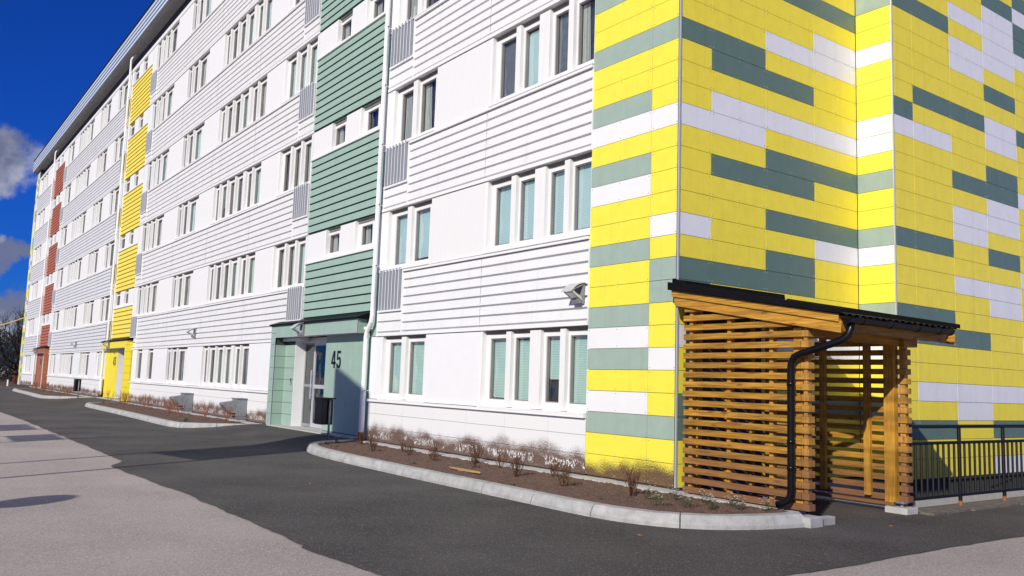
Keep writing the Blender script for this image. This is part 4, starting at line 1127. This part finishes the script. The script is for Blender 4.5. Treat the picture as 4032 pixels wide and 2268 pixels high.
mb.prism([(cx + .34 * math.cos(2 * math.pi * k / 24), cz + .30 * math.sin(2 * math.pi * k / 24)) for k in range(24)], -11.05, -11.03, 'Y', 'sign'); mb.build('sign_plate', s2, loc=(cx, -11, cz))
for xa, xb, zb, zt, lab in ((-10.65, -9.0, 2.8, 3.4, 'unseen wide board on posts, set to throw yard shadows, nearer one'), (-14.6, -12.4, 2.85, 3.35, 'unseen wide board on posts, set to throw yard shadows, farther one')):
    s3 = empty('small_shadow_board', (xa, -11.5, -.16), lab, 'board')
    for x in (xa, xb):
        mb = MB(); mb.tube([(x, -11.5, -.16), (x, -11.5, 4.0)], .05, 'steel', 8); mb.build('post', s3, loc=(x, -11.5, -.16))
    mb = MB(); mb.box(xa, xb, -11.53, -11.5, zb, zt, 'sign'); mb.build('panel', s3, loc=(xa, -11.5, zb))

# ------------------------------------------------------------------ far left: bare trees, shed, cable
def bare_tree(x, y, h, seed, label):
    r = random.Random(seed); e = empty('bare_tree', (x, y, -.16), label, 'tree', 'bare trees beyond the far end of the block')
    mt = MB(); mc = MB()
    trunk = [Vector((x, y, -.2))]
    for t in (.15, .35, .55, .75, 1): trunk.append(Vector((x + r.uniform(-.2, .2), y + r.uniform(-.2, .2), h * .8 * t)))
    mt.tube(trunk, [.22, .18, .14, .10, .06, .02], 'bark', 7)
    def br(p, d, l, rad, dep):
        q = [p]; dd = d.copy()
        for k in range(3):
            dd = (dd + Vector((r.uniform(-.25, .25), r.uniform(-.25, .25), r.uniform(-.05, .25)))).normalized(); q.append(q[-1] + dd * l / 3)
        mc.tube(q, [rad, rad * .8, rad * .6, rad * .35], 'bark_leaf', 4 if dep < 2 else 3, False)
        if dep < 3:
            for k in range(5 if dep < 2 else 4):
                s = q[r.randint(1, 3)]; a = Vector((r.uniform(-1, 1), r.uniform(-1, 1), r.uniform(-.1, .9))).normalized()
                br(s, (dd + a * 1.1).normalized(), l * r.uniform(.5, .7), rad * .55, dep + 1)
    for k in range(22):
        t = r.uniform(.12, .97); p = Vector((x, y, h * .8 * t)); a = r.uniform(0, 6.28)
        br(p, Vector((math.cos(a), math.sin(a), r.uniform(.3, .9))).normalized(), h * .42 * (1.15 - t * .6), .06, 0)
    mt.build('trunk', e, loc=(x, y, -.16)); mc.build('crown', e, loc=(x, y, -.16))
TR = [(-80, 3.6, 5.6, 'bare dark tree nearest to the far corner of the block'), (-86, 6.6, 6.6, 'bare tree behind the cable, second from the corner'), (-84, 1.2, 5.8, 'dark bare tree at the left picture edge'), (-92, 3.4, 6.6, 'farther bare tree filling the gap at the left edge'), (-101, 11.5, 7.5, 'farthest bare tree beside the block'), (-112, 10.0, 8.0, 'tall faint bare tree far behind the others')]
for i, (x, y, h, lab) in enumerate(TR): bare_tree(x, y, h, 200 + i, lab)
mb = MB(); r = random.Random(8); mi = mb.mi('bark_leaf')
for i in range(15000):
    x = r.uniform(-98, -94) ; y = r.uniform(-5, 9); z = r.random() ** 1.15 * (5.0 + 1.1 * mnoise.noise(Vector((y * .9, 1, 0)))) ; s = r.uniform(.05, .17)
    a = r.uniform(0, 6.28)
    mb.poly([(x, y - s * math.cos(a), z - s * math.sin(a)), (x + s * .5, y + s * math.sin(a), z - s * .3), (x, y + s * math.cos(a), z + s)], 'bark_leaf')
tag(mb.build('undergrowth'), 'dark leafless mass of brush and trees closing off the far left', 'brush', kind='stuff')
sd = empty('red_shed', (-82, 2.2, -.16), 'small dark red outbuilding among the trees at the far left', 'shed')
mb = MB(); mb.box(-83, -81.5, .9, 2.6, -.16, .75, 'redthing'); mb.build('wall', sd, loc=(-82, 2.2, -.16))
mb = MB(); mb.prism([(.75, .751), (2.75, .751), (1.75, 1.05)], -83.1, -81.4, 'X', 'flash'); mb.build('roof', sd, loc=(-82, 2.2, -.16))
mb = MB(); pts = []
for i in range(13):
    t = i / 12; pts.append((-71.2 - 30 * t, -.05 - 1.4 * t, 5.35 + .2 * t - .9 * 4 * t * (1 - t) * .35))
mb.tube(pts, .045, 'cable', 6); tag(mb.build('overhead_cable'), 'yellow overhead cable running left from the far corner of the block', 'cable')
mb = MB(); mb.box(-140, -71.6, -2.6, 30, -.159, -.135, 'soil'); struct(mb.build('verge'), 'brown verge beyond the block')
mb = MB(); mb.tube([(-70.5, -.75, -.14), (-70.5, -.75, .35)], .06, 'trim', 8); tag(mb.build('short_post'), 'short white post at the far corner of the block', 'post')

# ------------------------------------------------------------------ world, sun, camera
SUNH = Vector((.54, -1.0, 0)).normalized(); EL = math.radians(27.7)
w = bpy.data.worlds.new('World'); SC.world = w; w.use_nodes = True; nt = w.node_tree; nt.nodes.clear()
out = nt.nodes.new('ShaderNodeOutputWorld'); bg = N(nt, 'ShaderNodeBackground', Strength=.05)
sky = nt.nodes.new('ShaderNodeTexSky'); sky.sky_type = 'NISHITA'; sky.sun_disc = False; sky.sun_elevation = EL; sky.sun_rotation = math.atan2(SUNH.x, SUNH.y)
sky.air_density = 1.0; sky.dust_density = .3; sky.ozone_density = 3.0
tint = N(nt, 'ShaderNodeMix', data_type='RGBA', blend_type='MULTIPLY'); tint.inputs[0].default_value = 1; tint.inputs[7].default_value = (.08, .47, 1.8, 1)
L(nt, sky.outputs[0], tint.inputs[6])
tc = nt.nodes.new('ShaderNodeTexCoord')
nz = N(nt, 'ShaderNodeTexNoise', Scale=9.0, Detail=8.0, Roughness=.62); L(nt, tc.outputs['Generated'], nz.inputs['Vector'])
sep = N(nt, 'ShaderNodeVectorMath', operation='SCALE'); L(nt, nz.outputs['Color'], sep.inputs[0]); sep.inputs['Scale'].default_value = .12
vadd = N(nt, 'ShaderNodeVectorMath', operation='ADD'); L(nt, tc.outputs['Generated'], vadd.inputs[0]); L(nt, sep.outputs[0], vadd.inputs[1])
cur = None
SUBV = (-.06, -.06, -.06)
for (d, sc_, hi, lo) in (((-.975, .062, .205), (1, .9, 1.15), .075, .01), ((-.983, .09, .107), (1, .8, 2.0), .045, .008), ((-.99, .085, .055), (1, .6, 2.2), .085, .012), ((-.86, .25, .33), (1, 1, 1.6), .05, .0)):
    df = N(nt, 'ShaderNodeVectorMath', operation='SUBTRACT'); L(nt, vadd.outputs[0], df.inputs[0]); df.inputs[1].default_value = (d[0] + .06, d[1] + .06, d[2] + .06)
    ml = N(nt, 'ShaderNodeVectorMath', operation='MULTIPLY'); L(nt, df.outputs[0], ml.inputs[0]); ml.inputs[1].default_value = sc_
    le = N(nt, 'ShaderNodeVectorMath', operation='LENGTH'); L(nt, ml.outputs[0], le.inputs[0])
    mr = N(nt, 'ShaderNodeMapRange', interpolation_type='SMOOTHSTEP'); L(nt, le.outputs['Value'], mr.inputs[0]); mr.inputs[1].default_value = hi; mr.inputs[2].default_value = lo
    mr.inputs[3].default_value = 0; mr.inputs[4].default_value = 1 if hi != .05 else .12
    if cur is None: cur = mr.outputs[0]
    else:
        mx = N(nt, 'ShaderNodeMath', operation='MAXIMUM'); L(nt, cur, mx.inputs[0]); L(nt, mr.outputs[0], mx.inputs[1]); cur = mx.outputs[0]
fn = N(nt, 'ShaderNodeTexNoise', Scale=22.0, Detail=12.0, Roughness=.62); L(nt, tc.outputs['Generated'], fn.inputs['Vector'])
fm = N(nt, 'ShaderNodeMath', operation='MULTIPLY_ADD'); L(nt, fn.outputs['Fac'], fm.inputs[0]); fm.inputs[1].default_value = 1.5; fm.inputs[2].default_value = -.75
fa = N(nt, 'ShaderNodeMath', operation='ADD'); L(nt, fm.outputs[0], fa.inputs[0]); L(nt, cur, fa.inputs[1])
fs = N(nt, 'ShaderNodeMapRange', interpolation_type='SMOOTHSTEP'); L(nt, fa.outputs[0], fs.inputs[0]); fs.inputs[1].default_value = .30; fs.inputs[2].default_value = .85
cur = fs.outputs[0]
# unseen clouds added to neutralise the blue fill light, also seen in reflections
n2_ = N(nt, 'ShaderNodeTexNoise', Scale=2.6, Detail=7.0, Roughness=.6); L(nt, tc.outputs['Generated'], n2_.inputs['Vector'])
sxyz = N(nt, 'ShaderNodeSeparateXYZ'); L(nt, tc.outputs['Generated'], sxyz.inputs[0])
ms = N(nt, 'ShaderNodeMapRange'); L(nt, sxyz.outputs['Y'], ms.inputs[0]); ms.inputs[1].default_value = -.05; ms.inputs[2].default_value = -.35; ms.inputs[3].default_value = 0; ms.inputs[4].default_value = .6
c2 = N(nt, 'ShaderNodeMapRange'); L(nt, n2_.outputs['Fac'], c2.inputs[0]); c2.inputs[1].default_value = .42; c2.inputs[2].default_value = .56
mz = N(nt, 'ShaderNodeMapRange'); L(nt, sxyz.outputs['Z'], mz.inputs[0]); mz.inputs[1].default_value = .5; mz.inputs[2].default_value = .7; mz.inputs[4].default_value = .6
mzx = N(nt, 'ShaderNodeMath', operation='MAXIMUM'); L(nt, ms.outputs[0], mzx.inputs[0]); L(nt, mz.outputs[0], mzx.inputs[1])
mm = N(nt, 'ShaderNodeMath', operation='MULTIPLY'); L(nt, c2.outputs[0], mm.inputs[0]); L(nt, mzx.outputs[0], mm.inputs[1])
mx = N(nt, 'ShaderNodeMath', operation='MAXIMUM'); L(nt, cur, mx.inputs[0]); L(nt, mm.outputs[0], mx.inputs[1]); cur = mx.outputs[0]
cm = N(nt, 'ShaderNodeMath', operation='MULTIPLY'); L(nt, cur, cm.inputs[0]); cm.inputs[1].default_value = .9
cn = N(nt, 'ShaderNodeTexNoise', Scale=14.0, Detail=6.0); L(nt, tc.outputs['Generated'], cn.inputs['Vector'])
cc = N(nt, 'ShaderNodeValToRGB'); L(nt, cn.outputs['Fac'], cc.inputs[0]); cc.color_ramp.elements[0].position = .42; cc.color_ramp.elements[1].position = .60
cc.color_ramp.elements[0].color = (3.4, 3.7, 5.4, 1); cc.color_ramp.elements[1].color = (11.5, 12.0, 13.5, 1)
fin = N(nt, 'ShaderNodeMix', data_type='RGBA'); L(nt, cm.outputs[0], fin.inputs[0]); L(nt, tint.outputs[2], fin.inputs[6]); L(nt, cc.outputs[0], fin.inputs[7])
L(nt, fin.outputs[2], bg.inputs[0]); L(nt, bg.outputs[0], out.inputs[0])

sl = bpy.data.lights.new('sun', 'SUN'); sl.energy = 4.35; sl.angle = math.radians(.55); sl.color = (1.0, .945, .84)
so = bpy.data.objects.new('sun', sl); COL.objects.link(so)
dv = -(SUNH * math.cos(EL) + Vector((0, 0, math.sin(EL))))
so.rotation_euler = dv.to_track_quat('-Z', 'Y').to_euler(); so.location = (10, -20, 30)

cam = bpy.data.cameras.new('camera'); co = bpy.data.objects.new('camera', cam); COL.objects.link(co); SC.camera = co
F, YAW, PIT, ROL = CAMV = (3362.8094, -.9416, .1120, .0333)
f = Vector((math.sin(YAW) * math.cos(PIT), math.cos(YAW) * math.cos(PIT), math.sin(PIT)))
rt = Vector((math.cos(YAW), -math.sin(YAW), 0)); up = rt.cross(f)
c, s = math.cos(ROL), math.sin(ROL)
r2 = rt * c + up * s; u2 = -rt * s + up * c
mw = Matrix(((r2.x, u2.x, -f.x, 8.2215), (r2.y, u2.y, -f.y, -8.8426), (r2.z, u2.z, -f.z, 1.3341), (0, 0, 0, 1)))
co.matrix_world = mw
cam.sensor_width = 36; cam.lens = 36 * F / 4032; cam.clip_end = 3000; cam.clip_start = .05
SC.view_settings.view_transform = 'Standard'; SC.view_settings.look = 'None'; SC.view_settings.exposure = 0; SC.view_settings.gamma = 1
SC.cycles.max_bounces = 8; SC.cycles.transparent_max_bounces = 12
